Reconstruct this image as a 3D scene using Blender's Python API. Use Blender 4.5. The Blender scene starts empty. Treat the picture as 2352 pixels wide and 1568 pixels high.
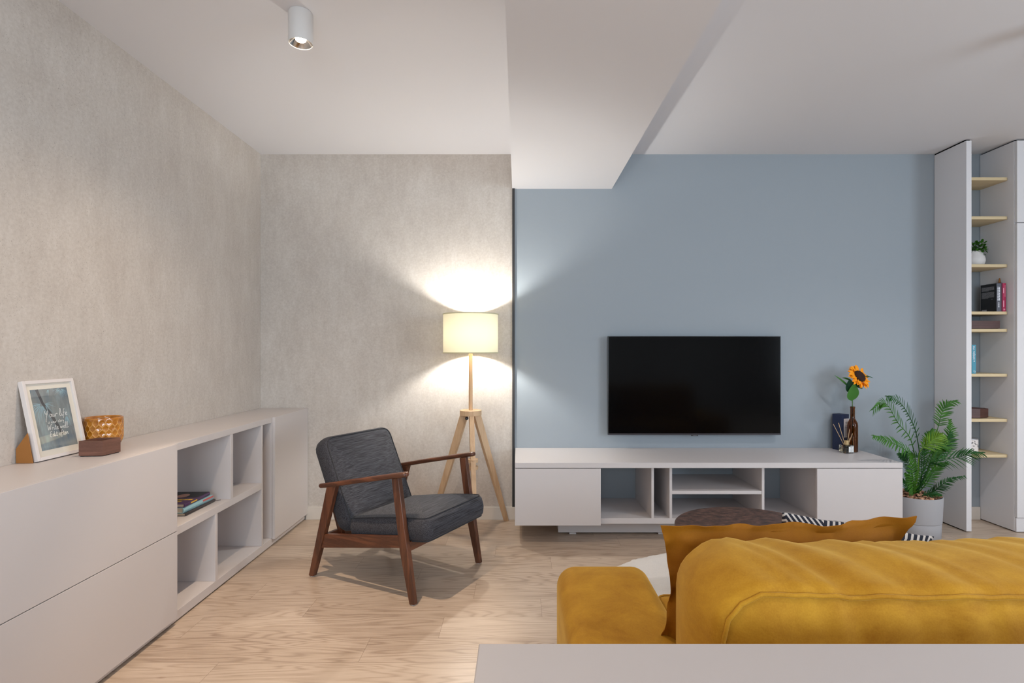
import bpy, bmesh, math, random
from mathutils import Vector, Matrix, noise
R = math.radians
random.seed(7)
S = bpy.context.scene
C = S.collection

# ------------------------------------------------------------------ camera, world, light, exposure
F, CZ, VX, VY = 1248.0, 1.223, 1190.0, 803.0        # focal length in pixels, eye height, vanishing point
cam = bpy.data.objects.new('camera', bpy.data.cameras.new('camera')); C.objects.link(cam)
cam.location = (0, 0, CZ); cam.rotation_euler = (R(90), 0, 0)
cam.data.sensor_width = 36; cam.data.lens = F / 2352 * 36
cam.data.shift_x = -(VX - 1176) / 2352; cam.data.shift_y = (VY - 784) / 2352
cam.data.clip_start = 0.02
S.camera = cam
S.view_settings.view_transform = 'Standard'; S.view_settings.look = 'None'
S.view_settings.gamma = 1; S.view_settings.use_curve_mapping = False
S.view_settings.exposure = 0.0
S.cycles.use_denoising = True
S.cycles.diffuse_bounces = 6; S.cycles.max_bounces = 12; S.cycles.transparent_max_bounces = 12
S.cycles.caustics_reflective = False; S.cycles.caustics_refractive = False
S.cycles.sample_clamp_indirect = 6
w = bpy.data.worlds.new('world'); S.world = w; w.use_nodes = True
w.node_tree.nodes['Background'].inputs[0].default_value = (0.75, 0.85, 1, 1)
w.node_tree.nodes['Background'].inputs[1].default_value = 1.0

def light(name, kind, loc, power, col, rot=(0, 0, 0), **k):
    d = bpy.data.lights.new(name, kind); d.energy = power; d.color = col
    for a, b in k.items(): setattr(d, a, b)
    o = bpy.data.objects.new(name, d); C.objects.link(o); o.location = loc; o.rotation_euler = rot
    return o
# unseen fill lights in two added windows, behind the camera and at the right
light('added_window_fill', 'AREA', (0.1, -3.38, 1.5), 122, (0.73, 0.88, 1.0), (R(90), 0, 0), shape='RECTANGLE', size=2.4, size_y=1.6)
light('added_window_fill', 'AREA', (4.88, -0.6, 1.45), 135, (0.73, 0.87, 1.0), (R(90), 0, R(90)), shape='RECTANGLE', size=2.6, size_y=1.7)
WARM = (1.0, 0.78, 0.58); MILD = (1.0, 0.97, 0.95)
SPOTS = [(-0.911, 2.278, 88, WARM, 47, 52), (-0.911, 0.45, 30, WARM, 60, 46), (2.36, 2.30, 26, MILD, 60, 52), (1.95, 0.45, 20, MILD, 60, 34), (3.75, 2.30, 18, MILD, 60, 44)]

def at(px, py, Y): return Vector(((px - VX) * Y / F, Y, CZ - (py - VY) * Y / F))

# ------------------------------------------------------------------ materials
def srgb(c):
    f = lambda v: (v / 255 / 12.92) if v / 255 <= 0.04045 else ((v / 255 + 0.055) / 1.055) ** 2.4
    return (f(c[0]), f(c[1]), f(c[2]), 1)
def mat(name, col, rough=0.6, spec=0.5, **k):
    m = bpy.data.materials.new(name); m.use_nodes = True
    b = m.node_tree.nodes['Principled BSDF']
    b.inputs['Base Color'].default_value = srgb(col); b.inputs['Roughness'].default_value = rough
    b.inputs['Specular IOR Level'].default_value = spec
    for a, v in k.items(): b.inputs[a.replace('_', ' ')].default_value = v
    return m
class NT:
    def __init__(s, m):
        s.t = m.node_tree; s.n = s.t.nodes; s.l = s.t.links; s.b = s.n['Principled BSDF']
    def add(s, typ, ins=None, **k):
        n = s.n.new(typ)
        for a, v in k.items(): setattr(n, a, v)
        for a, v in (ins or {}).items():
            if isinstance(v, bpy.types.NodeSocket): s.l.new(v, n.inputs[a])
            else: n.inputs[a].default_value = v
        return n
    def math(s, op, a, b=0.0, c=0.0):
        return s.add('ShaderNodeMath', {0: a, 1: b, 2: c}, operation=op).outputs[0]
    def ramp(s, fac, stops):
        n = s.add('ShaderNodeValToRGB', {0: fac}); e = n.color_ramp.elements
        while len(e) < len(stops): e.new(0.5)
        for i, (p, c) in enumerate(stops): e[i].position = p; e[i].color = c
        return n.outputs[0]
    def noise(s, vec, scale, detail=3, rough=0.5, dist=0.0):
        return s.add('ShaderNodeTexNoise', {'Vector': vec, 'Scale': scale, 'Detail': detail, 'Roughness': rough, 'Distortion': dist}).outputs[0]
    def coords(s, scale=(1, 1, 1), which='Object', off=(0, 0, 0)):
        tc = s.add('ShaderNodeTexCoord')
        return s.add('ShaderNodeMapping', {'Vector': tc.outputs[which], 'Scale': scale, 'Location': off}).outputs[0]
    def mix(s, fac, a, b, mode='MIX'):
        n = s.add('ShaderNodeMix', data_type='RGBA', blend_type=mode)
        for i, v in ((0, fac), (6, a), (7, b)):
            if isinstance(v, bpy.types.NodeSocket): s.l.new(v, n.inputs[i])
            else: n.inputs[i].default_value = v
        return n.outputs[2]
    def bump(s, h, strength=0.2, dist=0.002):
        n = s.add('ShaderNodeBump', {'Height': h, 'Strength': strength, 'Distance': dist})
        s.l.new(n.outputs[0], s.b.inputs['Normal'])
    def col(s, c): s.l.new(c, s.b.inputs['Base Color'])

def wood(name, c1, c2, stretch=(1, 1, 14), scale=9, rough=0.45, fig=18):
    """stretch: the long axis of the grain gets the small number"""
    m = mat(name, c1, rough); t = NT(m); v = t.coords(stretch)
    n = t.noise(v, scale * 0.25, 4, 0.55, 0.3)
    ring = t.math('SINE', t.math('MULTIPLY', n, fig * 2)); ring = t.math('MULTIPLY_ADD', ring, 0.5, 0.5)
    fine = t.noise(v, scale * 5, 3, 0.6)
    f = t.math('ADD', t.math('MULTIPLY', ring, 0.45), t.math('MULTIPLY', fine, 0.6))
    t.col(t.ramp(f, [(0.15, srgb(c1)), (0.85, srgb(c2))])); t.bump(fine, 0.1, 0.0005)
    return m
def fabric(name, c1, c2, stretch=(60, 6, 60), scale=12, rough=0.9, sheen=0.2, bump=0.35):
    m = mat(name, c1, rough, 0.2, Sheen_Weight=sheen, Sheen_Roughness=0.4); t = NT(m); v = t.coords(stretch)
    a = t.noise(v, scale, 3, 0.6); b = t.noise(t.coords((1, 1, 1)), 900, 2)
    f = t.math('ADD', t.math('MULTIPLY', a, 0.8), t.math('MULTIPLY', b, 0.2))
    t.col(t.ramp(f, [(0.32, srgb(c1)), (0.62, srgb(c2))])); t.bump(f, bump, 0.001)
    return m

M = {}
# concrete look wallpaper
m = mat('concrete_wallpaper', (190, 182, 174), 0.85, 0.25); t = NT(m)
big = t.noise(t.coords((1, 1, 0.55)), 5.5, 6, 0.68); str_ = t.noise(t.coords((4, 4, 1.2)), 6, 5, 0.65)
fine = t.noise(t.coords(), 70, 4, 0.7); speck = t.noise(t.coords((1, 1, 1)), 250, 1, 0.5)
cl = t.noise(t.coords(off=(3, 7, 1)), 9, 3, 0.6)
f = t.math('ADD', t.math('MULTIPLY', big, 0.30), t.math('ADD', t.math('MULTIPLY', str_, 0.2), t.math('MULTIPLY', fine, 0.38)))
base = t.ramp(f, [(0.34, srgb((187, 178, 170))), (0.45, srgb((198, 190, 182))), (0.56, srgb((208, 201, 194)))])
sp = t.math('MULTIPLY', t.math('GREATER_THAN', speck, 0.70), t.math('GREATER_THAN', cl, 0.47))
base = t.mix(t.math('MULTIPLY', sp, 0.5), base, srgb((122, 114, 106)))
t.col(base); t.bump(fine, 0.15, 0.001); M['concrete'] = m
m = mat('blue_grey_paint', (153, 161, 168), 0.7, 0.3); t = NT(m); t.bump(t.noise(t.coords(), 260, 2), 0.05, 0.0005); M['blue'] = m
m = mat('white_ceiling_paint', (223, 222, 225), 0.9, 0.2); M['ceil'] = m
M['plain'] = mat('white_wall_paint', (210, 208, 206), 0.85, 0.2)
M['white'] = mat('white_lacquer', (204, 198, 197), 0.42, 0.4)
M['grey_white'] = mat('pale_grey_laminate', (188, 181, 179), 0.5, 0.35)
M['white2'] = mat('white_laminate_panel', (222, 220, 222), 0.55, 0.35)
M['skirt'] = mat('cream_skirting', (218, 210, 200), 0.5)
M['black'] = mat('black_profile', (34, 31, 31), 0.5)
M['dark'] = mat('dark_gap', (12, 11, 11), 0.9, 0.1)
M['tv'] = mat('tv_bezel', (24, 24, 27), 0.25)
M['screen'] = mat('tv_glass', (6, 6, 7), 0.12, 0.12)
M['silver'] = mat('silver_print', (185, 185, 190), 0.35, Metallic=0.6)
M['oak'] = wood('light_ash_wood', (192, 156, 120), (212, 180, 144), (9, 9, 1), 9, 0.5, 9)
M['walnut_z'] = wood('brown_stained_wood_upright', (66, 39, 27), (112, 68, 46), (14, 14, 1.2), 8, 0.35, 10)
M['walnut_x'] = wood('brown_stained_wood', (66, 39, 27), (114, 69, 46), (1.2, 14, 14), 8, 0.35, 10)
M['walnut_y'] = wood('brown_stained_wood_cross', (72, 42, 28), (120, 72, 48), (14, 1.2, 14), 8, 0.35, 10)
M['tray'] = wood('dark_wood_veneer', (92, 60, 48), (142, 98, 82), (2, 2, 30), 12, 0.45, 4)
M['tray2'] = wood('very_dark_wood_veneer', (62, 34, 28), (98, 62, 54), (2, 2, 30), 12, 0.4, 4)
M['shelf'] = wood('pale_yellow_shelf', (205, 184, 144), (216, 196, 158), (1, 8, 8), 8, 0.5, 4)
M['charcoal'] = fabric('charcoal_woven_fabric', (22, 22, 25), (78, 78, 84), (60, 1.5, 60), 6, 0.95, 0.08)
M['charcoal_pipe'] = mat('charcoal_piping', (52, 52, 56), 0.9)
def velvet(name, c1, c2, sc=7):
    m = mat(name, c1, 0.75, 0.25, Sheen_Weight=0.55, Sheen_Roughness=0.35); t = NT(m)
    m.node_tree.nodes['Principled BSDF'].inputs['Sheen Tint'].default_value = srgb((240, 205, 120))
    a = t.noise(t.coords((1, 1, 1.6)), sc, 6, 0.7, 0.4); b = t.noise(t.coords(), 320, 2, 0.6)
    f = t.math('ADD', t.math('MULTIPLY', a, 0.8), t.math('MULTIPLY', b, 0.2))
    t.col(t.ramp(f, [(0.35, srgb(c1)), (0.65, srgb(c2))])); t.bump(b, 0.25, 0.0006)
    return m
M['velvet'] = velvet('mustard_velvet', (158, 106, 12), (190, 140, 36))
M['ochre'] = velvet('ochre_cotton', (136, 82, 6), (154, 98, 10), 4)
M['ochre'].node_tree.nodes['Principled BSDF'].inputs['Sheen Weight'].default_value = 0.1
# shade: thin cloth that lets the bulb's light through
m = mat('cream_lamp_shade', (250, 240, 208), 0.9, 0.1); t = NT(m)
tr = t.add('ShaderNodeBsdfTranslucent', {'Color': srgb((255, 246, 206))}); mx = t.add('ShaderNodeMixShader', {0: 0.020})
out = t.n['Material Output']; t.l.new(t.b.outputs[0], mx.inputs[1]); t.l.new(tr.outputs[0], mx.inputs[2]); t.l.new(mx.outputs[0], out.inputs[0])
M['shade'] = m
M['bulb'] = mat('lit_bulb', (255, 245, 225), 0.5); M['bulb'].node_tree.nodes['Principled BSDF'].inputs['Emission Color'].default_value = (1, 0.985, 0.94, 1)
M['bulb'].node_tree.nodes['Principled BSDF'].inputs['Emission Strength'].default_value = 1100
M['led'] = mat('lit_spot_lens', (255, 250, 235), 0.4); M['led'].node_tree.nodes['Principled BSDF'].inputs['Emission Color'].default_value = (1, 0.86, 0.68, 1)
M['led'].node_tree.nodes['Principled BSDF'].inputs['Emission Strength'].default_value = 30
M['chrome'] = mat('chrome_reflector', (205, 200, 195), 0.18, Metallic=1.0)
M['spotw'] = mat('white_spot_housing', (214, 211, 209), 0.5)
def glass(name, col, ior=1.45, rough=0.0):
    m = mat(name, col, rough, 0.5); m.node_tree.nodes['Principled BSDF'].inputs['Transmission Weight'].default_value = 1
    m.node_tree.nodes['Principled BSDF'].inputs['IOR'].default_value = ior; return m
M['amber'] = glass('amber_glass', (176, 120, 66)); M['glass'] = glass('clear_glass', (244, 248, 248)); M['liquid'] = glass('pale_liquid', (222, 208, 176), 1.34)
M['pane'] = glass('window_glass', (250, 252, 252), 1.02)
M['brass'] = mat('pale_gold_metal', (214, 188, 142), 0.3, Metallic=0.8)
M['reed'] = mat('rattan_reed', (206, 172, 132), 0.8)
M['navy'] = mat('navy_card', (30, 42, 74), 0.6); M['label'] = mat('cream_label', (222, 208, 204), 0.7); M['ink'] = mat('grey_print', (110, 105, 108), 0.8)
M['petal'] = mat('orange_petal', (244, 152, 12), 0.6, 0.3); M['seed'] = mat('dark_seed_head', (44, 20, 10), 0.9)
M['leafs'] = mat('sunflower_leaf', (62, 118, 42), 0.55); M['leafd'] = mat('dark_sunflower_leaf', (34, 84, 52), 0.6)
M['stem'] = mat('green_stem', (76, 116, 50), 0.6)
M['palm'] = mat('palm_green', (52, 102, 26), 0.5, 0.25); M['palm2'] = mat('deep_palm_green', (28, 78, 28), 0.5, 0.25); M['palm3'] = mat('yellow_palm_green', (96, 134, 40), 0.5, 0.25)
for k in ('palm', 'palm2', 'palm3'):
    t = NT(M[k]); c = t.b.inputs['Base Color'].default_value[:]; v = t.noise(t.coords(), 22, 3)
    t.col(t.ramp(v, [(0.3, (c[0] * 0.55, c[1] * 0.6, c[2] * 0.6, 1)), (0.7, (c[0] * 1.35, c[1] * 1.25, c[2] * 1.2, 1))]))
m = mat('grey_fibre_pot', (164, 164, 168), 0.85, 0.2); t = NT(m); t.bump(t.noise(t.coords(), 300, 3), 0.2, 0.0008); M['pot'] = m
m = mat('bark_chips', (176, 128, 96), 0.9); t = NT(m); t.col(t.ramp(t.noise(t.coords(), 45, 3), [(0.35, srgb((112, 70, 48))), (0.65, srgb((214, 168, 134)))])); M['bark'] = m
M['soil'] = mat('dark_soil', (60, 44, 34), 0.95)
m = mat('amber_glaze', (176, 108, 20), 0.16, 0.6, Coat_Weight=0.5); t = NT(m)
t.col(t.ramp(t.noise(t.coords((1, 1, 1)), 30, 3), [(0.3, srgb((160, 92, 10))), (0.7, srgb((198, 130, 40)))])); M['glaze'] = m
M['glaze_edge'] = mat('pale_amber_glaze', (205, 148, 74), 0.18, 0.6)
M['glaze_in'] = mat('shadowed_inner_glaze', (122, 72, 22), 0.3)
M['ceram'] = mat('white_ceramic', (214, 210, 208), 0.5)
M['frame'] = mat('white_frame', (226, 219, 216), 0.45); M['mount'] = mat('cream_mount', (226, 220, 208), 0.8); M['card'] = mat('brown_backing_board', (158, 104, 48), 0.8)
m = mat('poster_blue_grey', (110, 124, 134), 0.7); t = NT(m)
t.col(t.ramp(t.noise(t.coords((5, 1.5, 1)), 3.2, 4, 0.6), [(0.35, srgb((92, 112, 128))), (0.5, srgb((118, 126, 130))), (0.66, srgb((142, 160, 166)))])); M['poster'] = m
M['pstem'] = mat('poster_dark_stem', (62, 66, 76), 0.7); M['pstreak'] = mat('poster_pale_blue', (142, 176, 192), 0.7); M['chalk'] = mat('white_lettering', (236, 238, 238), 0.6)
m = mat('frame_glazing', (255, 255, 255), 0.03, 0.5); t = NT(m)
tb = t.add('ShaderNodeBsdfTransparent'); gl = t.add('ShaderNodeBsdfGlossy', {'Roughness': 0.02}); mx = t.add('ShaderNodeMixShader', {0: 0.06}); t.l.new(tb.outputs[0], mx.inputs[1]); t.l.new(gl.outputs[0], mx.inputs[2]); t.l.new(mx.outputs[0], t.n['Material Output'].inputs[0]); M['glazing'] = m
m = mat('oxidised_table_top', (70, 52, 46), 0.55); t = NT(m)
t.col(t.ramp(t.noise(t.coords((1, 1.6, 1)), 26, 6, 0.75), [(0.36, srgb((46, 36, 34))), (0.52, srgb((84, 62, 54))), (0.68, srgb((112, 84, 74)))])); t.bump(t.noise(t.coords(), 40, 4), 0.2, 0.001); M['oxide'] = m
m = mat('cream_shag', (236, 230, 224), 0.95, 0.1, Sheen_Weight=0.3); t = NT(m); t.bump(t.noise(t.coords((1, 1, 1)), 160, 4, 0.7), 0.9, 0.006); M['rug'] = m
m = mat('black_white_zigzag', (60, 60, 66), 0.9, 0.2); t = NT(m)
sep = t.add('ShaderNodeSeparateXYZ', {0: t.coords((1, 1, 1))})
zz = t.math('PINGPONG', sep.outputs[0], 0.10)
st = t.math('FRACT', t.math('MULTIPLY', t.math('ADD', sep.outputs[2], t.math('MULTIPLY', zz, 1.0)), 62.0))
t.col(t.mix(t.math('GREATER_THAN', st, 0.42), srgb((206, 200, 194)), srgb((44, 46, 56)))); M['zigzag'] = m
m = mat('marbled_candle', (232, 228, 226), 0.3); t = NT(m)
t.col(t.ramp(t.noise(t.coords((1, 1, 1.6)), 26, 3, 0.6, 1.5), [(0.40, srgb((60, 60, 64))), (0.45, srgb((228, 222, 220)))])); M['marble'] = m
M['pages'] = mat('book_pages', (216, 200, 178), 0.9)
for k, c in dict(bk_black=(24, 23, 25), bk_grey=(84, 86, 96), bk_maroon=(74, 16, 40), bk_navy=(26, 32, 54), bk_pink=(176, 40, 84), bk_teal=(66, 142, 164), bk_pale=(146, 186, 194),
                 bk_purple=(72, 44, 84), bk_coral=(206, 96, 92), bk_brown=(58, 50, 50), bk_yellow=(226, 182, 62), bk_skin=(190, 140, 120), bk_pinkpale=(222, 150, 170), txt=(150, 150, 155), txtw=(216, 218, 226)).items():
    M[k] = mat(k.replace('bk_', 'cover_'), c, 0.4)
M['ornament'] = wood('brown_turned_wood', (134, 84, 36), (166, 108, 52), (8, 8, 1), 9, 0.5, 5)

# ------------------------------------------------------------------ mesh helpers
WM = {}
def new_bm(): return bmesh.new()
def box(bm, x0, x1, y0, y1, z0, z1, bev=0.0, seg=2):
    t = bmesh.new()
    g = bmesh.ops.create_cube(t, size=1)
    for v in g['verts']: v.co = Vector((x0 + (v.co.x + .5) * (x1 - x0), y0 + (v.co.y + .5) * (y1 - y0), z0 + (v.co.z + .5) * (z1 - z0)))
    if bev: bmesh.ops.bevel(t, geom=t.edges[:], offset=bev, segments=seg, affect='EDGES', profile=0.5)
    join(bm, t); return bm
def join(bm, t, mtx=None):
    if mtx is not None: t.transform(mtx)
    me = bpy.data.meshes.new('tmp'); t.to_mesh(me); t.free(); bm.from_mesh(me); bpy.data.meshes.remove(me)
def prism(bm, pts, axis, a, b, bev=0.0):
    """pts: 2-D outline in the plane square to axis"""
    t = bmesh.new(); mk = {'x': lambda p, h: (h, p[0], p[1]), 'y': lambda p, h: (p[0], h, p[1]), 'z': lambda p, h: (p[0], p[1], h)}[axis]
    A = [t.verts.new(mk(p, a)) for p in pts]; B = [t.verts.new(mk(p, b)) for p in pts]; n = len(pts)
    t.faces.new(A); t.faces.new(B[::-1])
    for i in range(n): t.faces.new((A[i], B[i], B[(i + 1) % n], A[(i + 1) % n]))
    bmesh.ops.recalc_face_normals(t, faces=t.faces)
    if bev: bmesh.ops.bevel(t, geom=t.edges[:], offset=bev, segments=2, affect='EDGES', profile=0.5)
    join(bm, t); return bm
def lathe(bm, prof, n=48, c=(0, 0, 0), fn=None):
    rings = []
    for r, z in prof:
        if r < 1e-6: rings.append([bm.verts.new((c[0], c[1], c[2] + z))])
        else:
            ring = []
            for i in range(n):
                a = 2 * math.pi * i / n; rr = r if fn is None else r + fn(a, z, r)
                ring.append(bm.verts.new((c[0] + rr * math.cos(a), c[1] + rr * math.sin(a), c[2] + z)))
            rings.append(ring)
    for A, B in zip(rings, rings[1:]):
        if len(A) == 1 and len(B) == 1: continue
        for i in range(n):
            j = (i + 1) % n
            if len(A) == 1: bm.faces.new((A[0], B[j], B[i]))
            elif len(B) == 1: bm.faces.new((A[i], A[j], B[0]))
            else: bm.faces.new((A[i], A[j], B[j], B[i]))
    return bm
def catmull(P, n):
    P = [Vector(p) for p in P]; P = [P[0] * 2 - P[1]] + P + [P[-1] * 2 - P[-2]]; o = []
    segs = len(P) - 3
    for k in range(n + 1):
        u = k / n * segs; i = min(int(u), segs - 1); t = u - i; a, b, c, d = P[i:i + 4]
        o.append(0.5 * ((2 * b) + (c - a) * t + (2 * a - 5 * b + 4 * c - d) * t * t + (3 * b - a - 3 * c + d) * t ** 3))
    return o
def sweep(bm, pts, rad, n=8, rect=None, up=Vector((0, 0, 1)), cap=True, closed=False):
    """tube along pts; rad number or list; rect=(list of half widths, list of half heights) gives an oval bar"""
    pts = [Vector(p) for p in pts]; rings = []; m = len(pts)
    for i, p in enumerate(pts):
        if closed: tg = (pts[(i + 1) % m] - pts[i - 1]).normalized()
        else: tg = (pts[min(i + 1, m - 1)] - pts[max(i - 1, 0)]).normalized()
        s = tg.cross(up)
        if s.length < 1e-4: s = tg.cross(Vector((0, 1, 0)))
        s.normalize(); q = s.cross(tg).normalized(); ring = []
        for k in range(n):
            a = 2 * math.pi * (k + .5) / n
            if rect: v = s * (math.copysign(abs(math.cos(a)) ** .6, math.cos(a)) * rect[0][i]) + q * (math.copysign(abs(math.sin(a)) ** .6, math.sin(a)) * rect[1][i])
            else:
                r = rad[i] if isinstance(rad, (list, tuple)) else rad; v = (s * math.cos(a) + q * math.sin(a)) * r
            ring.append(bm.verts.new(p + v))
        rings.append(ring)
    pairs = list(zip(rings, rings[1:])) + ([(rings[-1], rings[0])] if closed else [])
    for A, B in pairs:
        for k in range(n): bm.faces.new((A[k], A[(k + 1) % n], B[(k + 1) % n], B[k]))
    if cap and not closed: bm.faces.new(rings[0][::-1]); bm.faces.new(rings[-1])
    return bm
def rrect(w, h, r, n=8, per=10):
    """points of a rounded rectangle, same count whatever the size"""
    r = max(1e-4, min(r, w / 2, h / 2)); P = []
    for cx, cy, a0 in ((w / 2 - r, h / 2 - r, 0), (-w / 2 + r, h / 2 - r, 90), (-w / 2 + r, -h / 2 + r, 180), (w / 2 - r, -h / 2 + r, 270)):
        nx = {0: (-w / 2 + r, h / 2), 90: (-w / 2, -h / 2 + r), 180: (w / 2 - r, -h / 2), 270: (w / 2, h / 2 - r)}[a0]
        for k in range(n): a = R(a0 + 90 * k / (n - 1)); P.append((cx + r * math.cos(a), cy + r * math.sin(a)))
        l = P[-1]
        for k in range(1, per): f = k / per; P.append((l[0] + (nx[0] - l[0]) * f, l[1] + (nx[1] - l[1]) * f))
    return P
def block(w, h, th, corner, edge, puff=0.02, n=8, per=14, caps=12, belly=0.0):
    """soft upholstered block: outline w x h in x,z, thickness th along y; returns bmesh and the two seam rings"""
    t = bmesh.new(); levels = []
    m = min(w, h) / 2
    capd = [edge + (m - edge) * (k / caps) for k in range(1, caps + 1)]
    pf = lambda d: puff * math.sin(min(1, (d - edge) / (m - edge)) * math.pi / 2) ** 0.8
    for d in reversed(capd): levels.append((d, -th / 2 - pf(d)))
    for k in range(5): a = k / 4 * math.pi / 2; levels.append((edge * (1 - math.sin(a)), -th / 2 + edge * (1 - math.cos(a))))
    for k in range(1, 8): f = k / 8; levels.append((-belly * math.sin(f * math.pi), -th / 2 + edge + (th - 2 * edge) * f))
    for k in range(5): a = k / 4 * math.pi / 2; levels.append((edge * (1 - math.cos(a)), th / 2 - edge * (1 - math.sin(a))))
    for d in capd: levels.append((d, th / 2 + pf(d)))
    rings = []
    for d, y in levels:
        ww, hh = max(w - 2 * d, 1e-3), max(h - 2 * d, 1e-3)
        rings.append([t.verts.new((p[0], y, p[1])) for p in rrect(ww, hh, max(corner - d, 1e-4), n, per)])
    for A, B in zip(rings, rings[1:]):
        for k in range(len(A)): t.faces.new((A[k], A[(k + 1) % len(A)], B[(k + 1) % len(A)], B[k]))
    t.faces.new(rings[0][::-1]); t.faces.new(rings[-1])
    seam = lambda s: [Vector((p[0], s * (th / 2 + 0.0), p[1])) for p in rrect(w - 2 * edge * .55, h - 2 * edge * .55, corner - edge * .55, n, per)]
    bmesh.ops.recalc_face_normals(t, faces=t.faces)
    return t, seam
def emit(name, bm, m, parent=None, local=False, smooth=20, origin=None, sub=0, **props):
    me = bpy.data.meshes.new(name)
    if parent is not None and not local: bm.transform(WM[parent.name].inverted())
    if origin is not None: bm.transform(Matrix.Translation(-Vector(origin)))
    bmesh.ops.recalc_face_normals(bm, faces=bm.faces)
    bm.to_mesh(me); bm.free()
    for x in (m if isinstance(m, (list, tuple)) else [m]): me.materials.append(x)
    if smooth:
        me.polygons.foreach_set('use_smooth', [True] * len(me.polygons)); me.set_sharp_from_angle(angle=R(smooth))
    o = bpy.data.objects.new(name, me); C.objects.link(o)
    if origin is not None: o.location = origin
    if parent is not None: o.parent = parent; WM[o.name] = WM[parent.name]
    else: WM[o.name] = Matrix.Translation(origin or (0, 0, 0))
    if sub:
        s = o.modifiers.new('s', 'SUBSURF'); s.levels = sub; s.render_levels = sub
    for a, b in props.items(): o[a] = b
    return o
def thing(name, label, cat, loc=(0, 0, 0), rot=None, group=None):
    o = bpy.data.objects.new(name, None); C.objects.link(o); o.empty_display_size = 0.1
    mt = Matrix.Translation(loc) @ (rot.to_4x4() if rot is not None else Matrix())
    o.matrix_world = mt; WM[o.name] = mt; o['label'] = label; o['category'] = cat
    if group: o['group'] = group
    return o
def tag(o, label, cat, group=None):
    o['label'] = label; o['category'] = cat
    if group: o['group'] = group
    return o
def struct(name, bm, m, **k): return emit(name, bm, m, kind='structure', **k)
def text(body, size, m, mtx, parent, name='lettering', local=False, shear=0.0, align='CENTER', depth=0.0003, label=None):
    cu = bpy.data.curves.new('t', 'FONT'); cu.body = body; cu.size = size; cu.align_x = align; cu.align_y = 'CENTER'; cu.shear = shear; cu.extrude = depth
    o = bpy.data.objects.new('t', cu); C.objects.link(o); bpy.context.view_layer.update()
    me = bpy.data.meshes.new_from_object(o.evaluated_get(bpy.context.evaluated_depsgraph_get()))
    bm = bmesh.new(); bm.from_mesh(me); bpy.data.objects.remove(o); bpy.data.curves.remove(cu); bpy.data.meshes.remove(me)
    bm.transform(mtx)
    return emit(name, bm, m, parent, local=local, smooth=0)

# ------------------------------------------------------------------ the room
XL, XR, YB, YR, H = -1.858, 5.0, 3.9245, -3.5, 2.634
BX0, BX1, BZ = -0.043, 0.677, 2.385
# floor: planks 0.1805 m wide and 1.098 m long, joints as in the photo
PW, PL = 0.1805, 1.098
known = {-1: -1.17, 0: -0.626, 1: -0.338, 2: 0.11, 3: -0.219, 4: -0.537, 5: 0.19, 6: -0.1375}
bm = bmesh.new(); uv = bm.loops.layers.uv.new('plank'); rnd = bm.loops.layers.float_color.new('rnd')
def quad(x0, x1, y0, y1, row, j0):
    vs = [bm.verts.new(p) for p in ((x0, y0, 0), (x1, y0, 0), (x1, y1, 0), (x0, y1, 0))]; f = bm.faces.new(vs)
    rr = random.Random(row * 977 + int(round(j0 * 100))); c = (rr.random(), rr.random(), rr.random(), 1)
    for l in f.loops: l[uv].uv = (l.vert.co.x - j0, l.vert.co.y - (2.127 + row * PW)); l[rnd] = c
k0, k1 = math.floor((YR - 2.127) / PW), math.ceil((YB - 2.127) / PW)
for k in range(k0, k1):
    y0, y1 = max(YR, 2.127 + k * PW), min(YB, 2.127 + (k + 1) * PW)
    off = known.get(k, random.uniform(0, PL)); j = off - math.ceil((off - XL) / PL) * PL
    while j < XR:
        a, b = max(j, XL), min(j + PL, XR)
        if b - a > 1e-4: quad(a, b, y0, y1, k, j)
        j += PL
m = mat('oak_planks', (196, 168, 142), 0.42, 0.4); t = NT(m)
uvn = t.add('ShaderNodeUVMap', uv_map='plank').outputs[0]; at_ = t.add('ShaderNodeVertexColor', layer_name='rnd')
sx = t.add('ShaderNodeSeparateXYZ', {0: uvn}); rc = t.add('ShaderNodeSeparateColor', {0: at_.outputs[0]})
u, v = sx.outputs[0], sx.outputs[1]; r1, r2, r3 = rc.outputs[0], rc.outputs[1], rc.outputs[2]
cv = t.add('ShaderNodeCombineXYZ', {0: t.math('MULTIPLY_ADD', u, 0.85, t.math('MULTIPLY', r1, 40)), 1: t.math('MULTIPLY_ADD', v, 8.0, t.math('MULTIPLY', r2, 40)), 2: t.math('MULTIPLY', r3, 9)}).outputs[0]
n1 = t.noise(cv, 1.15, 2, 0.45, 0.35)
ring = t.math('MULTIPLY_ADD', t.math('SINE', t.math('MULTIPLY', n1, 104)), 0.5, 0.5); ring = t.math('POWER', ring, 2.2)
cv2 = t.add('ShaderNodeCombineXYZ', {0: t.math('MULTIPLY_ADD', u, 5, t.math('MULTIPLY', r1, 40)), 1: t.math('MULTIPLY_ADD', v, 110, t.math('MULTIPLY', r2, 40)), 2: r3}).outputs[0]
fine = t.noise(cv2, 2.2, 4, 0.65); tone = t.noise(cv, 0.55, 2, 0.5)
pore = t.noise(t.add('ShaderNodeVectorMath', {0: cv2, 1: (1.2, 2.0, 1)}, operation='MULTIPLY').outputs[0], 4, 2, 0.5)
g = t.math('ADD', t.math('MULTIPLY', ring, 0.19), t.math('ADD', t.math('MULTIPLY', fine, 0.46), t.math('MULTIPLY', tone, 0.42)))
g = t.math('ADD', g, t.math('MULTIPLY_ADD', r3, 0.16, -0.08))
colr = t.ramp(g, [(0.26, srgb((202, 184, 166))), (0.50, srgb((186, 166, 147))), (0.80, srgb((148, 127, 109)))])
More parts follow.
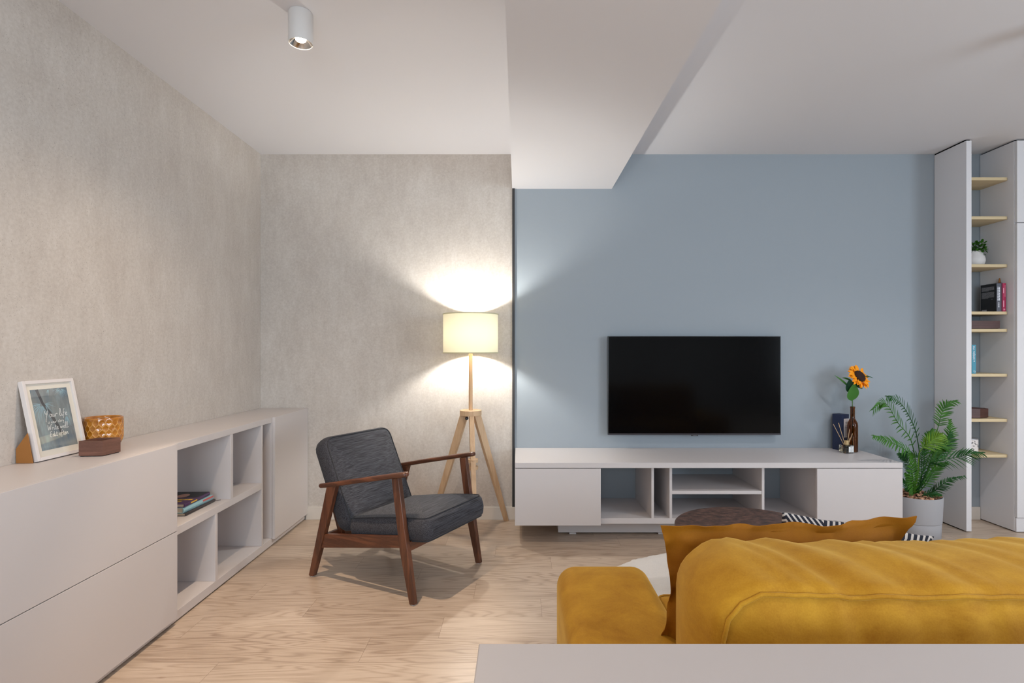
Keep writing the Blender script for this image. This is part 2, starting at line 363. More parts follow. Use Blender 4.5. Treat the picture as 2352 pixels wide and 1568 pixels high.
knv = t.add('ShaderNodeCombineXYZ', {0: t.math('MULTIPLY_ADD', u, 1.6, t.math('MULTIPLY', r2, 20)), 1: t.math('MULTIPLY_ADD', v, 4.2, t.math('MULTIPLY', r1, 20)), 2: 0.0}).outputs[0]
kn = t.add('ShaderNodeTexVoronoi', {'Vector': knv, 'Scale': 1.5}).outputs['Distance']
kn = t.math('MULTIPLY', t.math('SUBTRACT', 1.0, t.math('SMOOTH_MIN', t.math('MULTIPLY', kn, 18.0), 1.0, 0.3)), 0.75)
colr = t.mix(kn, colr, srgb((128, 98, 78)))
ev = t.math('MINIMUM', t.math('MINIMUM', v, t.math('SUBTRACT', PW, v)), t.math('MINIMUM', u, t.math('SUBTRACT', PL, u)))
edge = t.math('LESS_THAN', ev, 0.0011)
colr = t.mix(t.math('MULTIPLY', edge, 0.45), colr, srgb((112, 90, 72)))
t.col(colr); t.l.new(t.math('MULTIPLY_ADD', fine, 0.15, 0.24), t.b.inputs['Roughness']); t.bump(t.math('SUBTRACT', fine, t.math('MULTIPLY', edge, 2.0)), 0.12, 0.0008)
struct('floor', bm, m, smooth=0)
WT = 0.12
struct('wall_left', box(new_bm(), XL - WT, XL, YR, YB, 0, H), M['concrete'], smooth=0)
struct('wall_back', box(new_bm(), XL - WT, BX0 + 0.004, YB, YB + WT, 0, H), M['concrete'], smooth=0)
struct('wall_back', box(new_bm(), BX0 + 0.004, XR, YB, YB + WT, 0, H), M['blue'], smooth=0)
bm = new_bm(); wx0, wx1, wz0, wz1 = -1.15, 1.35, 0.65, 2.35        # opening for the added rear window
for a in ((XL, wx0, 0, H), (wx1, XR, 0, H), (wx0, wx1, 0, wz0), (wx0, wx1, wz1, H)): box(bm, a[0], a[1], YR - WT, YR, a[2], a[3])
struct('wall_rear', bm, M['plain'], smooth=0)
bm = new_bm(); ry0, ry1, rz0, rz1 = -1.95, 0.75, 0.55, 2.35  # opening for the added right window
for a in ((YR, ry0, 0, H), (ry1, YB, 0, H), (ry0, ry1, 0, rz0), (ry0, ry1, rz1, H)): box(bm, XR, XR + WT, a[0], a[1], a[2], a[3])
struct('wall_right', bm, M['plain'], smooth=0)
bm = new_bm(); fw = 0.05
for a in ((wx0, wx0 + fw, wz0, wz1), (wx1 - fw, wx1, wz0, wz1), (wx0 + fw, wx1 - fw, wz0, wz0 + fw), (wx0 + fw, wx1 - fw, wz1 - fw, wz1), (.075, .125, wz0 + fw, wz1 - fw)): box(bm, a[0], a[1], YR - .09, YR - .04, a[2], a[3], .003)
wf = struct('added_window_1', bm, M['white2']); emit('pane', box(new_bm(), wx0 + fw, wx1 - fw, YR - .07, YR - .064, wz0 + fw, wz1 - fw), M['pane'], wf)  # unseen rear window, added to hold the fill light
bm = new_bm()
for a in ((ry0, ry0 + fw, rz0, rz1), (ry1 - fw, ry1, rz0, rz1), (ry0 + fw, ry1 - fw, rz0, rz0 + fw), (ry0 + fw, ry1 - fw, rz1 - fw, rz1), (-.625, -.575, rz0 + fw, rz1 - fw)): box(bm, XR + .04, XR + .09, a[0], a[1], a[2], a[3], .003)
wf = struct('added_window_2', bm, M['white2']); emit('pane', box(new_bm(), XR + .064, XR + .07, ry0 + fw, ry1 - fw, rz0 + fw, rz1 - fw), M['pane'], wf)  # unseen right window, added to hold the fill light
struct('ceiling', box(new_bm(), XL - WT, XR + WT, YR - WT, YB + WT, H, H + .1), M['ceil'], smooth=0)
struct('trim_1', box(new_bm(), BX0, BX1, YR, YB, BZ, H + .02), M['ceil'], smooth=0)                 # dropped ceiling beam
struct('trim_2', box(new_bm(), BX0 + .001, BX0 + .0185, YB - .012, YB, .0915, BZ), M['black'], smooth=0)   # dark profile where the two wall finishes meet
bm = new_bm(); box(bm, -1.529, 2.998, YB - .013, YB, 0, .091, .002)
struct('baseboard_back', bm, M['skirt'])
struct('baseboard_back', box(new_bm(), 3.042, 3.329, YB - .013, YB, 0, .091, .002), M['skirt'])

# ------------------------------------------------------------------ sideboard along the left wall
TZ = 0.803; b = 0.0012
sb = thing('sideboard', 'long low white sideboard with drawers, open shelves and door along the left wall', 'sideboard', (-1.69, 2.41, 0))
XB, XD = -1.534, -1.516                     # body plane, door plane
Y0, YA, YC = 0.90, 2.418, 3.386
E = lambda n, x0, x1, y0, y1, z0, z1, par=sb, mt='white': emit(n, box(new_bm(), x0, x1, y0, y1, z0, z1, b), M[mt], par)
XW = XL + .002
E('top_panel', XW, XB, Y0, YB - .003, TZ - .033, TZ)
E('bottom_panel', XW, XB, Y0, YB - .016, .008, .050)
E('back_panel', XW, XW + .008, Y0, YB - .003, .050, TZ - .033)
for y in (Y0, YA + .004, YC - .018 + .016, YB - .022): E('side_panel', XW + .008, XB, y, y + .018, .050, TZ - .033)
E('shelf', XW + .008, XB, YA + .022, 3.250, .389, .426)
E('divider', XW + .008, XB, 3.250, 3.266, .050, TZ - .033)
E('divider', XW + .008, XB, 2.900, 2.925, .426, TZ - .033)
E('divider', XW + .008, XB, 2.753, 2.775, .050, .389)
E('door', XB + .001, XD, YC, YB - .004, .042, TZ)
E('drawer', XB + .001, XD, Y0, YA, .4185, TZ)
E('drawer', XB + .001, XD, Y0, YA, .030, .4155)
emit('foot', box(new_bm(), XW + .03, XB - .03, 1.0, 1.05, 0, .008), M['dark'], sb); emit('foot', box(new_bm(), XW + .03, XB - .03, 3.7, 3.75, 0, .008), M['dark'], sb)

# ------------------------------------------------------------------ television cabinet
tvc = thing('tv_cabinet', 'long white television cabinet with open compartments and two end drawers, below the television', 'tv cabinet', (1.194, 3.66, 0))
TC = 0.5155; f0, f1, bf = 3.403, 3.421, 3.450
T = lambda n, x0, x1, y0, y1, z0, z1, mt='white', par=tvc, bev=b: emit(n, box(new_bm(), x0, x1, y0, y1, z0, z1, bev), M[mt], par)
T('top_panel', -.020, 2.410, f0, YB - .003, TC - .033, TC)
T('bottom_panel', -.018, 2.408, bf, YB - .003, .118, .153)
T('side_panel', -.018, 0.0, bf - .026, YB - .003, .153, TC - .033); T('side_panel', 2.390, 2.408, bf - .026, YB - .003, .153, TC - .033)
for x0, x1 in ((.500, .517), (.846, .863), (.961, .978), (1.5475, 1.5645), (1.889, 1.906)): T('divider', x0, x1, bf, YB - .003, .153, TC - .033)
T('shelf', .978, 1.5475, bf + .002, YB - .003, .3055, .327)
T('drawer', -.020, .518, f0, f1, .122, TC - .037); T('drawer', 1.873, 2.409, f0, f1, .122, TC - .037)
T('plinth', .266, 2.122, 3.61, YB - .02, .010, .118)
for x in (.34, .93, 1.45, 2.0): T('foot', x, x + .045, 3.605, 3.65, 0, .0095, 'white', tvc, .001)

# television
tv = thing('television', 'large black flat screen television mounted on the blue grey wall', 'television', (1.2555, 3.89, .6166))
x0, x1, z0, z1 = .6405, 1.8705, .6166, 1.3205
bm = new_bm(); box(bm, x0, x1, 3.868, 3.892, z0, z1, .002); box(bm, x0 + .18, x1 - .18, 3.892, YB - .001, z0 + .12, z1 - .12, .005)
emit('casing', bm, M['tv'], tv)
emit('screen', box(new_bm(), x0 + .005, x1 - .005, 3.8665, 3.869, z0 + .012, z1 - .005, .0005), M['screen'], tv)
emit('chin', box(new_bm(), x0 + .001, x1 - .001, 3.8655, 3.8685, z0 + .001, z0 + .011, .0008), mat('dark_metal_chin', (66, 62, 66), 0.35, Metallic=.6), tv)
lg = emit('badge', box(new_bm(), 1.232, 1.279, 3.864, 3.870, z0 - .007, z0 + .002, .0015), M['black'], tv)
text('SAMSUNG', .0062, M['silver'], Matrix.Translation((1.2555, 3.8635, z0 - .0027)) @ Matrix.Rotation(R(90), 4, 'X'), lg)

# ------------------------------------------------------------------ floor lamp
LX, LY = -0.323, 3.700
fl = thing('floor_lamp', 'wooden tripod floor lamp with lit cream drum shade in front of the concrete wall', 'floor lamp', (LX, LY, 0))
zt, zb, rs = 1.468, 1.199, .186
bm = new_bm(); lathe(bm, [(rs, zb), (rs, zb + .05), (rs, zt - .05), (rs, zt)], 72, (LX, LY, 0)); sh = emit('lamp_shade', bm, M['shade'], fl, smooth=60)
for z in (zb + .004, zt - .004):
    bm = new_bm(); sweep(bm, [(LX + (rs + .001) * math.cos(a * math.pi / 36), LY + (rs + .001) * math.sin(a * math.pi / 36), z) for a in range(72)], .0035, 6, closed=True)
    emit('shade_ring', bm, mat('shade_hem', (206, 200, 168), .8), sh)
bm = new_bm()
for k in range(3): a = R(90 + 120 * k); sweep(bm, [(LX + .02 * math.cos(a), LY + .02 * math.sin(a), zb + .06), (LX + rs * math.cos(a), LY + rs * math.sin(a), zb + .01)], .002, 6)
emit('shade_fitter', bm, M['white2'], fl)
emit('pole', lathe(new_bm(), [(0, .80), (.0135, .80), (.0135, 1.20), (.012, 1.203), (0, 1.203)], 24, (LX, LY, 0)), M['oak'], fl)
emit('bulb_socket', lathe(new_bm(), [(0, 1.20), (.019, 1.2), (.019, 1.285), (.012, 1.29), (0, 1.29)], 20, (LX, LY, 0)), M['white2'], fl)
emit('bulb', lathe(new_bm(), [(0, 1.2905), (.013, 1.291), (.0155, 1.302), (.0205, 1.311), (.0245, 1.321), (.0265, 1.333), (.0255, 1.344), (.0215, 1.354), (.0145, 1.361), (.007, 1.3645), (0, 1.3655)], 24, (LX, LY, 0)), M['bulb'], fl, smooth=60)
emit('hub', lathe(new_bm(), [(0, .777), (.072, .777), (.074, .779), (.074, .811), (.072, .813), (0, .813)], 56, (LX, LY, 0)), M['oak'], fl, smooth=40)
lamp_legs = []
for k, a in enumerate((38.7, 158.7, 280.7)):
    d = Vector((math.cos(R(a)), math.sin(R(a)), 0)); s = Vector((-d.y, d.x, 0)); c = Vector((LX, LY, 0))
    bm = new_bm(); top, bot = c + d * .048 + Vector((0, 0, .778)), c + d * .305
    vs = []
    for p, wd, dp in ((top, .0155, .026), (c + d * .125 + Vector((0, 0, .545)), .0155, .024), (bot, .013, .013)):
        vs.append([bm.verts.new(p + s * (sx_ * wd) + d * (dx_ * dp)) for sx_, dx_ in ((-1, -1), (1, -1), (1, 1), (-1, 1))])
    for A, B in zip(vs, vs[1:]):
        for i in range(4): bm.faces.new((A[i], A[(i + 1) % 4], B[(i + 1) % 4], B[i]))
    bm.faces.new(vs[0]); bm.faces.new(vs[-1][::-1])
    lamp_legs.append(emit('leg', bm, M['oak'], fl, smooth=30))
d = Vector((math.cos(R(280.7)), math.sin(R(280.7)), 0)); c = Vector((LX, LY, 0)) + d * .13
bm = new_bm(); lathe(bm, [(0, .438), (.036, .438), (.036, .458), (.022, .459), (.022, .484), (.036, .485), (.036, .505), (0, .505)], 36, c)
emit('cord_winder', bm, M['oak'], fl)
bm = new_bm(); t_ = bmesh.new(); lathe(t_, [(0, -.012), (.009, -.012), (.011, -.004), (.011, .008), (.006, .012), (0, .012)], 20); join(bm, t_, Matrix.Translation((LX - .022, LY - .045, .762)) @ Matrix.Rotation(R(90), 4, 'X'))
emit('adjusting_knob', bm, M['black'], fl)

# ------------------------------------------------------------------ ceiling spots
def spot(x, y, power, col, ang, spill, label, grp=None):
    t = thing('ceiling_spot', label, 'ceiling light', (x, y, 2.504), group=grp)
    r = .0495
    emit('housing', lathe(new_bm(), [(r - .004, 2.530), (r - .003, 2.505), (r - .001, 2.504), (r, 2.507), (r, 2.628), (r - .002, 2.6335), (0, 2.6335)], 56, (x, y, 0)), M['spotw'], t)
    emit('reflector', lathe(new_bm(), [(r - .004, 2.508), (.034, 2.526), (.024, 2.534), (0, 2.534)], 48, (x, y, 0)), M['chrome'], t)
    emit('lens', lathe(new_bm(), [(0, 2.517), (.017, 2.517), (.021, 2.521), (.021, 2.531), (0, 2.531)], 32, (x, y, 0)), M['led'], t)
    light('ceiling_spot_light', 'SPOT', (x, y, 2.500), power, col, spot_size=R(ang), spot_blend=.5, shadow_soft_size=.010)
    light('ceiling_spot_spill', 'SPOT', (x, y, 2.500), spill, col, spot_size=R(136), spot_blend=1.0, shadow_soft_size=.016)
spot(*SPOTS[0], 'white cylinder ceiling spot, lit, above the sideboard')
spot(*SPOTS[1], 'white cylinder ceiling spot behind the camera above the sideboard drawers')
spot(*SPOTS[2], 'white cylinder ceiling spot in front of the bookcase at the right')
spot(*SPOTS[3], 'white cylinder ceiling spot above the mustard sofa')
spot(*SPOTS[4], 'white cylinder ceiling spot in front of the wardrobe at the far right')

# ------------------------------------------------------------------ armchair (own axes: x forward, y across, z up)
ac = thing('armchair', 'charcoal upholstered armchair with brown wooden frame between sideboard and floor lamp', 'armchair', (-.668, 3.028, 0), Matrix.Rotation(R(-28.64), 3, 'Z'))
A_ = lambda n, bm, m, **k: emit(n, bm, M[m], ac, local=True, **k)
for s in (-1, 1):
    y = s * .289
    A_('leg', prism(new_bm(), [(.332, .004), (.362, .004), (.322, .25), (.300, .36), (.263, .601), (.221, .592), (.272, .25)], 'y', y - .0145, y + .0145, .003), 'walnut_z')
    A_('leg', prism(new_bm(), [(-.364, .004), (-.331, .004), (-.262, .20), (-.160, .512), (-.228, .497), (-.309, .20)], 'y', y - .0145, y + .0145, .003), 'walnut_z')
    A_('side_rail', prism(new_bm(), [(-.300, .162), (-.282, .239), (.285, .318), (.292, .264)], 'y', y - .011 - s * .003, y + .011 - s * .003, .003), 'walnut_x')
    P = catmull([(-.298, s * .286, .492), (-.22, s * .288, .507), (-.05, s * .294, .546), (.14, s * .298, .587), (.26, s * .296, .613), (.314, s * .292, .6225)], 28)
    W = [(.010 + .015 * math.sin(min(1, (i / 28) * 1.25) * math.pi * .5) ** 1.0) * (1 if i < 26 else (.82 if i < 28 else .45)) for i in range(29)]
    W[0] *= .6; Hh = [.0125 if 0 < i < 28 else .007 for i in range(29)]
    A_('armrest', sweep(new_bm(), P, 0, 16, rect=(W, Hh)), 'walnut_x', smooth=60)
    for xx in (.347, -.3475): emit('foot_glide', lathe(new_bm(), [(0, 0), (.010, 0), (.010, .0045), (0, .0045)], 16, (xx, y, 0)), M['ceram'], ac, local=True)
A_('front_rail', box(new_bm(), .288, .308, -.276, .276, .241, .288, .003), 'walnut_y')
A_('rear_rail', box(new_bm(), -.292, -.268, -.276, .276, .168, .232, .003), 'walnut_y')
for y in (-.17, .17): A_('back_post', prism(new_bm(), [(-.262, .19), (-.232, .19), (-.392, .60), (-.418, .60)], 'y', y - .013, y + .013, .003), 'walnut_z')
A_('back_slat', prism(new_bm(), [(-.395, .545), (-.375, .545), (-.392, .60), (-.412, .60)], 'y', -.19, .19, .003), 'walnut_y')
def cushion(n, w, h, th, corner, edge, puff, mtx, seams, m='charcoal', belly=.004, wr=None, pipe=.0028, pm='charcoal_pipe', par=ac, local=True, per=14):
    t, seam = block(w, h, th, corner, edge, puff, belly=belly, per=per)
    if wr:
        for v in t.verts: v.co += wr(v.co)
    t.transform(mtx); o = emit(n, t, M[m], par, local=local, smooth=80)
    for s in seams:
        P = seam(s)
        if wr: P = [p + wr(p) for p in P]
        P = [mtx @ p for i, p in enumerate(P) if i % 2 == 0]
        emit('piping', sweep(new_bm(), P, pipe, 8, closed=True), M[pm], o, local=local, smooth=80)
    return o
# block axes: x width, y thickness, z height.  seat lies flat (thickness up), tipped back
seatm = Matrix.Translation((.150, -.003, .320)) @ Matrix.Rotation(R(-7.0), 4, 'Y') @ Matrix(((0, 0, 1, 0), (1, 0, 0, 0), (0, 1, 0, 0), (0, 0, 0, 1)))
cushion('seat_cushion', .525, .53, .106, .045, .026, .036, seatm, (1, -1), wr=lambda p: Vector((0, .008 * math.sin(p.z * 6 + 1) * (1 if p.y > 0 else 0), 0)))
bk = Matrix.Translation((-.236, -.003, .497)) @ Matrix.Rotation(R(-24.5), 4, 'Y') @ Matrix(((0, 1, 0, 0), (1, 0, 0, 0), (0, 0, 1, 0), (0, 0, 0, 1)))
cushion('back_cushion', .515, .515, .098, .060, .020, .014, bk, (1, -1))

# ------------------------------------------------------------------ sofa, seen from behind
so = thing('sofa', 'mustard velvet sofa seen from behind, in front of the television cabinet', 'sofa', (1.22, 1.40, 0))
def vblock(n, x0, x1, y0, y1, z0, z1, corner, edge, puff, axis='y', **k):
    c = Vector(((x0 + x1) / 2, (y0 + y1) / 2, (z0 + z1) / 2)); w, d, h = x1 - x0, y1 - y0, z1 - z0
    if axis == 'y': mt = Matrix.Translation(c); dims = (w, h, d)
    elif axis == 'z': mt = Matrix.Translation(c) @ Matrix(((1, 0, 0, 0), (0, 0, 1, 0), (0, 1, 0, 0), (0, 0, 0, 1))); dims = (w, d, h)
    else: mt = Matrix.Translation(c) @ Matrix(((0, 1, 0, 0), (0, 0, 1, 0), (1, 0, 0, 0), (0, 0, 0, 1))); dims = (d, h, w)
    return cushion(n, *dims, corner, edge, puff, mt, k.pop('seams', ()), m='velvet', par=so, local=False, pm='velvet', **k)
vblock('armrest', .130, .440, .935, 1.85, .07, .495, .062, .03, .006, belly=.0)
vblock('armrest', 2.000, 2.310, .935, 1.85, .07, .495, .062, .03, .006, belly=.0)
vblock('back_frame', .442, 1.998, .935, 1.02, .07, .63, .04, .02, .0)
vblock('base', .442, 1.998, 1.022, 1.80, .07, .24, .03, .02, .0, axis='z')
for x0, x1 in ((.446, 1.218), (1.222, 1.994)): vblock('seat_cushion', x0, x1, 1.03, 1.84, .24, .400, .05, .03, .010, axis='z', seams=(1,), pipe=.003)
def wrk(seed):
    def f(p):
        # pleats that run from the seam over the gusset, deeper towards the middle of the cushion
        a = noise.noise(Vector((p.x * 17 + p.y * 7, seed, p.z * 2))) * .6 + noise.noise(Vector((p.x * 36 + p.y * 14, seed + 5, p.z * 3))) * .5
        e = max(0, 1 - abs(abs(p.z) - .19) / .22); k = .0075 * e * a + .0035 * noise.noise(Vector((p.x * 5, p.y * 6 + seed, p.z * 5)))
        sag = -.010 * (1 - (p.x / .43) ** 2) * max(0, min(1, p.z / .15))
        return Vector((0, k * (-1 if p.y < 0 else 1), k * 1.1 + sag)) if abs(p.x) < .5 else Vector((0, 0, 0))
    return f
for x0, x1, sd in ((.356, 1.236, 1), (1.240, 2.110, 9)):
    o = vblock('back_cushion', x0, x1, .985, 1.252, .402, .800, .105, .030, .022, seams=(-1,), pipe=.0042, per=52, wr=wrk(sd), belly=.012)
for x in (.20, 2.18):
    for y in (1.02, 1.74): emit('leg', lathe(new_bm(), [(0, 0), (.018, 0), (.024, .07), (0, .07)], 20, (x, y, 0)), M['walnut_z'], so)

def pillow(name, w, h, th, mtx, m, label, cat, wav=.0, seed=0, flange=.0, pinch=.10, peaks=(0, 0, 0, 0), nu=56, nv=40):
    bm = new_bm(); side = []
    def pos(u, v, s):
        au, av = abs(u), abs(v)
        x = u * w / 2 * (1 - pinch * 1.6 * (1 - v * v) * au ** 3); z = v * h / 2 * (1 - pinch * .25 * (1 - u * u) * av ** 3)
        fu, fv = min(1, au / (1 - flange)), min(1, av / (1 - flange))
        t = th / 2 * (max(0, 1 - fu ** 2.6) * max(0, 1 - fv ** 2.6)) ** .55
        e = max(au, av) ** 6
        wv = wav * e * (noise.noise(Vector((u * 3.1 + seed, v * 3.1, 2))) * 1.6 + noise.noise(Vector((u * 8 + seed, v * 8, 5))) * .5)
        cr = .008 * (th / .12) * noise.noise(Vector((u * 4 + seed, v * 5, s * 2))) * (1 - e)
        if u < 0 and v > 0: z += peaks[0] * (au * av) ** 4
        if u > 0 and v > 0: z += peaks[1] * (au * av) ** 2.5
        return Vector((x, s * (t + .0012) + wv + cr * s, z + wv * .15))
    for s in (-1, 1):
        g = [[bm.verts.new(pos(-1 + 2 * i / nu, -1 + 2 * j / nv, s)) for j in range(nv + 1)] for i in range(nu + 1)]; side.append(g)
        for i in range(nu):
            for j in range(nv): bm.faces.new((g[i][j], g[i + 1][j], g[i + 1][j + 1], g[i][j + 1]))
    a, b_ = side; rim = [(i, 0) for i in range(nu)] + [(nu, j) for j in range(nv)] + [(i, nv) for i in range(nu, 0, -1)] + [(0, j) for j in range(nv, 0, -1)]
    for k in range(len(rim)):
        (i, j), (i2, j2) = rim[k], rim[(k + 1) % len(rim)]; bm.faces.new((a[i][j], a[i2][j2], b_[i2][j2], b_[i][j]))
    o = emit(name, bm, M[m], None, smooth=70); o.matrix_world = mtx; WM[o.name] = mtx
    return tag(o, label, cat)
pillow('cushion', .605, .405, .105, Matrix.Translation((.644, 1.352, .609)) @ Matrix.Rotation(R(-0.3), 4, 'Y') @ Matrix.Rotation(R(14), 4, 'X'), 'ochre', 'plain dark ochre cushion leaning against the sofa back', 'cushion', wav=.014, seed=3.3, flange=.10, pinch=.07, peaks=(.0, .026))
pillow('cushion', .42, .36, .13, Matrix.Translation((.905, 1.535, .572)) @ Matrix.Rotation(R(9), 4, 'Y') @ Matrix.Rotation(R(15), 4, 'X'), 'zigzag', 'black and white striped cushion peeking over the ochre cushion', 'cushion', wav=.004, seed=8, pinch=.05)

# white table in the foreground
tb = thing('table', 'plain white table top in the foreground behind the sofa', 'table', (.72, .49, 0))
emit('tabletop', box(new_bm(), -.0632, 1.50, .10, .876, .722, .750, .002), M['grey_white'], tb)
for x in (-.03, 1.42):
    for y in (.135, .80): emit('leg', box(new_bm(), x, x + .045, y, y + .045, 0, .722, .002), M['white'], tb)
emit('apron', box(new_bm(), .02, 1.42, .17, .19, .66, .722, .002), M['white'], tb); emit('apron', box(new_bm(), .02, 1.42, .79, .81, .66, .722, .002), M['white'], tb)

# coffee table and rug
ct = thing('coffee_table', 'round coffee table with dark rusty brown top behind the sofa', 'coffee table', (1.06, 2.435, .030))
emit('tabletop', lathe(new_bm(), [(0, .400), (.340, .400), (.345, .404), (.345, .417), (.342, .42), (0, .42)], 96, (1.06, 2.435, 0)), M['oxide'], ct, smooth=40)
for k in range(4):
    a = R(45 + 90 * k); c = Vector((1.06, 2.435, 0)); d = Vector((math.cos(a), math.sin(a), 0))
    emit('leg', sweep(new_bm(), [c + d * .30 + Vector((0, 0, .030)), c + d * .22 + Vector((0, 0, .40))], .009, 10), M['black'], ct)
bm = new_bm(); n_ = 360; rng = [0] + [k / 60 for k in range(1, 59)] + [.985, 1.0]
rv = []
for q in rng:
    z = .022 if q < .95 else (.016 if q < .99 else .001)
    if q == 0: rv.append([bm.verts.new((1.20, 2.35, z))]); continue
    rv.append([bm.verts.new((1.20 + (.943 * q + (q > .9) * (.012 * noise.noise(Vector((math.cos(2 * math.pi * i / n_) * 9, math.sin(2 * math.pi * i / n_) * 9, 1))) + .004 * random.random())) * math.cos(2 * math.pi * i / n_),
        2.35 + (.943 * q + (q > .9) * (.012 * noise.noise(Vector((math.cos(2 * math.pi * i / n_) * 9, math.sin(2 * math.pi * i / n_) * 9, 4))) + .004 * random.random())) * math.sin(2 * math.pi * i / n_), z + (.007 * random.random() if q < .99 else 0))) for i in range(n_)])
for A, B in zip(rv, rv[1:]):
    for i in range(n_):
        j = (i + 1) % n_
        bm.faces.new((A[0], B[i], B[j]) if len(A) == 1 else (A[i], B[i], B[j], A[j]))
tag(emit('rug', bm, M['rug'], smooth=60, origin=(1.20, 2.35, 0)), 'round cream shaggy rug on the wooden floor behind the sofa armrest', 'rug')

# ------------------------------------------------------------------ bookcase and wardrobe at the right
bc = thing('bookcase', 'tall open bookcase with pale yellow shelves beside the wardrobe', 'bookcase', (3.17, 3.78, 0))
emit('side_panel', box(new_bm(), 3.003, 3.038, 3.640, YB - .004, .007, 2.624, .001), M['white2'], bc)
emit('panel_gap_shade', box(new_bm(), 3.008, 3.033, 3.68, YB - .02, 0, .007), M['dark'], bc); emit('panel_gap_shade', box(new_bm(), 3.006, 3.035, 3.65, YB - .006, 2.624, H - .001), M['dark'], bc)  # dark blocks stand in for the shade in the panel's floor and ceiling gaps
SH = [2.394, 2.129, 1.804, 1.483, 1.365, 1.060, .753, .511]
SY = 3.690
for z in SH:
    P = [(3.039, SY), (3.315, SY)] + [(3.315 + .017 * math.sin(R(a)), SY + .017 - .017 * math.cos(R(a))) for a in (30, 60, 90)] + [(3.332, YB - .003), (3.039, YB - .003)]
    emit('shelf', prism(new_bm(), P, 'z', z - .020, z, .001), M['shelf'], bc)
wd = thing('wardrobe', 'tall white built-in wardrobe at the right edge of the room', 'wardrobe', (3.85, 3.79, 0))
W_ = lambda n, *a, mt='white2', bev=.0012: emit(n, box(new_bm(), *a, bev), M[mt], wd)
W_('side_panel', 3.333, 3.351, 3.652, YB - .004, .006, 2.624)
W_('side_panel', 4.35, 4.368, 3.652, YB - .004, .006, 2.624); W_('back_panel', 3.351, 4.35, YB - .012, YB - .004, .006, 2.624)
W_('plinth', 3.337, 4.368, 3.638, 3.652, .004, .096); W_('top_gap_shade', 3.345, 4.36, 3.655, YB - .006, 2.624, H - .001, mt='dark')  # dark slab stands in for the shade above the wardrobe
for x in (3.336, 3.854): W_('door', x, x + .514, 3.632, 3.650, .100, 2.071); W_('door', x, x + .514, 3.632, 3.650, 2.075, 2.622)
emit('packer', box(new_bm(), 3.34, 3.35, 3.66, 3.70, 0, .006), M['dark'], wd)

# ---- things on the shelves
def hexbox(name, pts, z0, h, wall, m, label, cat):
    c = sum((Vector((*p, 0)) for p in pts), Vector()) / len(pts)
    t = thing(name, label, cat, (c.x, c.y, z0))
    bm = new_bm(); n = len(pts)
    inn = [tuple((Vector(p) - c.xy) * (1 - wall / (Vector(p) - c.xy).length * 1.25) + c.xy) for p in pts]
    lv = [(pts, z0 + .003), (pts, z0 + h), (inn, z0 + h), (inn, z0 + .008)]
    rings = [[bm.verts.new((*p, z)) for p in q] for q, z in lv]
    for A, B in zip(rings, rings[1:]):
        for i in range(n): bm.faces.new((A[i], A[(i + 1) % n], B[(i + 1) % n], B[i]))
    bm.faces.new(rings[0]); bm.faces.new(rings[-1])
    emit('box_body', bm, m, t, smooth=20)
    emit('base', prism(new_bm(), [tuple((Vector(p) - c.xy) * .93 + c.xy) for p in pts], 'z', z0 + .0003, z0 + .003), M['dark'], t)
    return t
hexbox('wooden_box', [(-1.7255, 2.134), (-1.637, 2.1405), (-1.630, 2.228), (-1.7215, 2.222)], TZ, .061, .007, M['tray'], 'small brown wooden box in front of the amber pot on the sideboard', 'box')
hexbox('wooden_tray', [(3.05, 3.712), (3.292, 3.712), (3.300, 3.76), (3.300, 3.86), (3.05, 3.86)], SH[4] + .0005, .056, .008, M['tray2'], 'long dark wooden tray on the shelf just below the black book', 'tray')
hexbox('wooden_box', [(3.050, 3.735), (3.165, 3.722), (3.247, 3.752), (3.262, 3.80), (3.190, 3.86), (3.06, 3.86)], SH[6] + .0005, .064, .007, M['tray2'], 'dark angular wooden box on the second lowest shelf of the bookcase', 'box')
# candle
cd = thing('candle', 'white candle jar with black marble pattern on the lowest bookcase shelf', 'candle', (3.165, 3.82, SH[7]))
emit('jar', lathe(new_bm(), [(0, .0005), (.052, .0005), (.055, .004), (.055, .085), (.052, .088), (.048, .088), (.048, .07), (0, .07)], 40, (3.165, 3.82, SH[7])), M['marble'], cd)
emit('lid', lathe(new_bm(), [(0, .0882), (.054, .0882), (.054, .094), (0, .095)], 40, (3.165, 3.82, SH[7])), M['silver'], cd)
# small plant on the shelf
pp = thing('potted_plant', 'small leafy green plant in a white ceramic pot on the bookcase shelf', 'plant', (3.185, 3.80, SH[2]))
emit('pot', lathe(new_bm(), [(0, .0005), (.050, .0005), (.054, .003), (.059, .012), (.063, .024), (.0655, .036), (.0655, .046), (.064, .056), (.061, .066), (.057, .076), (.053, .086), (.0495, .096), (.049, .103), (.0475, .105), (.045, .103), (.045, .08), (0, .08)], 44, (3.185, 3.80, SH[2])), M['ceram'], pp, smooth=60)
bm = new_bm(); rr = random.Random(4)
def leafblade(bm, p, d, nrm, L, W, fold=.25, n=4, droop=0.0, prof=None):
    d = d.normalized(); s = d.cross(nrm).normalized(); q = s.cross(d).normalized(); rows = []
    for k in range(n + 1):
        f = k / n; wv = W * (prof(f) if prof else math.sin(math.pi * min(.98, f * .9 + .08)) ** .8)
        c = p + d * L * f + Vector((0, 0, -droop * f * f))
        if k == n: rows.append([bm.verts.new(c)])
        else: rows.append([bm.verts.new(c - s * wv + q * wv * fold), bm.verts.new(c), bm.verts.new(c + s * wv + q * wv * fold)])
    for A, B in zip(rows, rows[1:]):
        if len(B) == 1: bm.faces.new((A[0], A[1], B[0])); bm.faces.new((A[1], A[2], B[0]))
        else: bm.faces.new((A[0], A[1], B[1], B[0])); bm.faces.new((A[1], A[2], B[2], B[1]))
c0 = Vector((3.190, 3.79, SH[2] + .128))
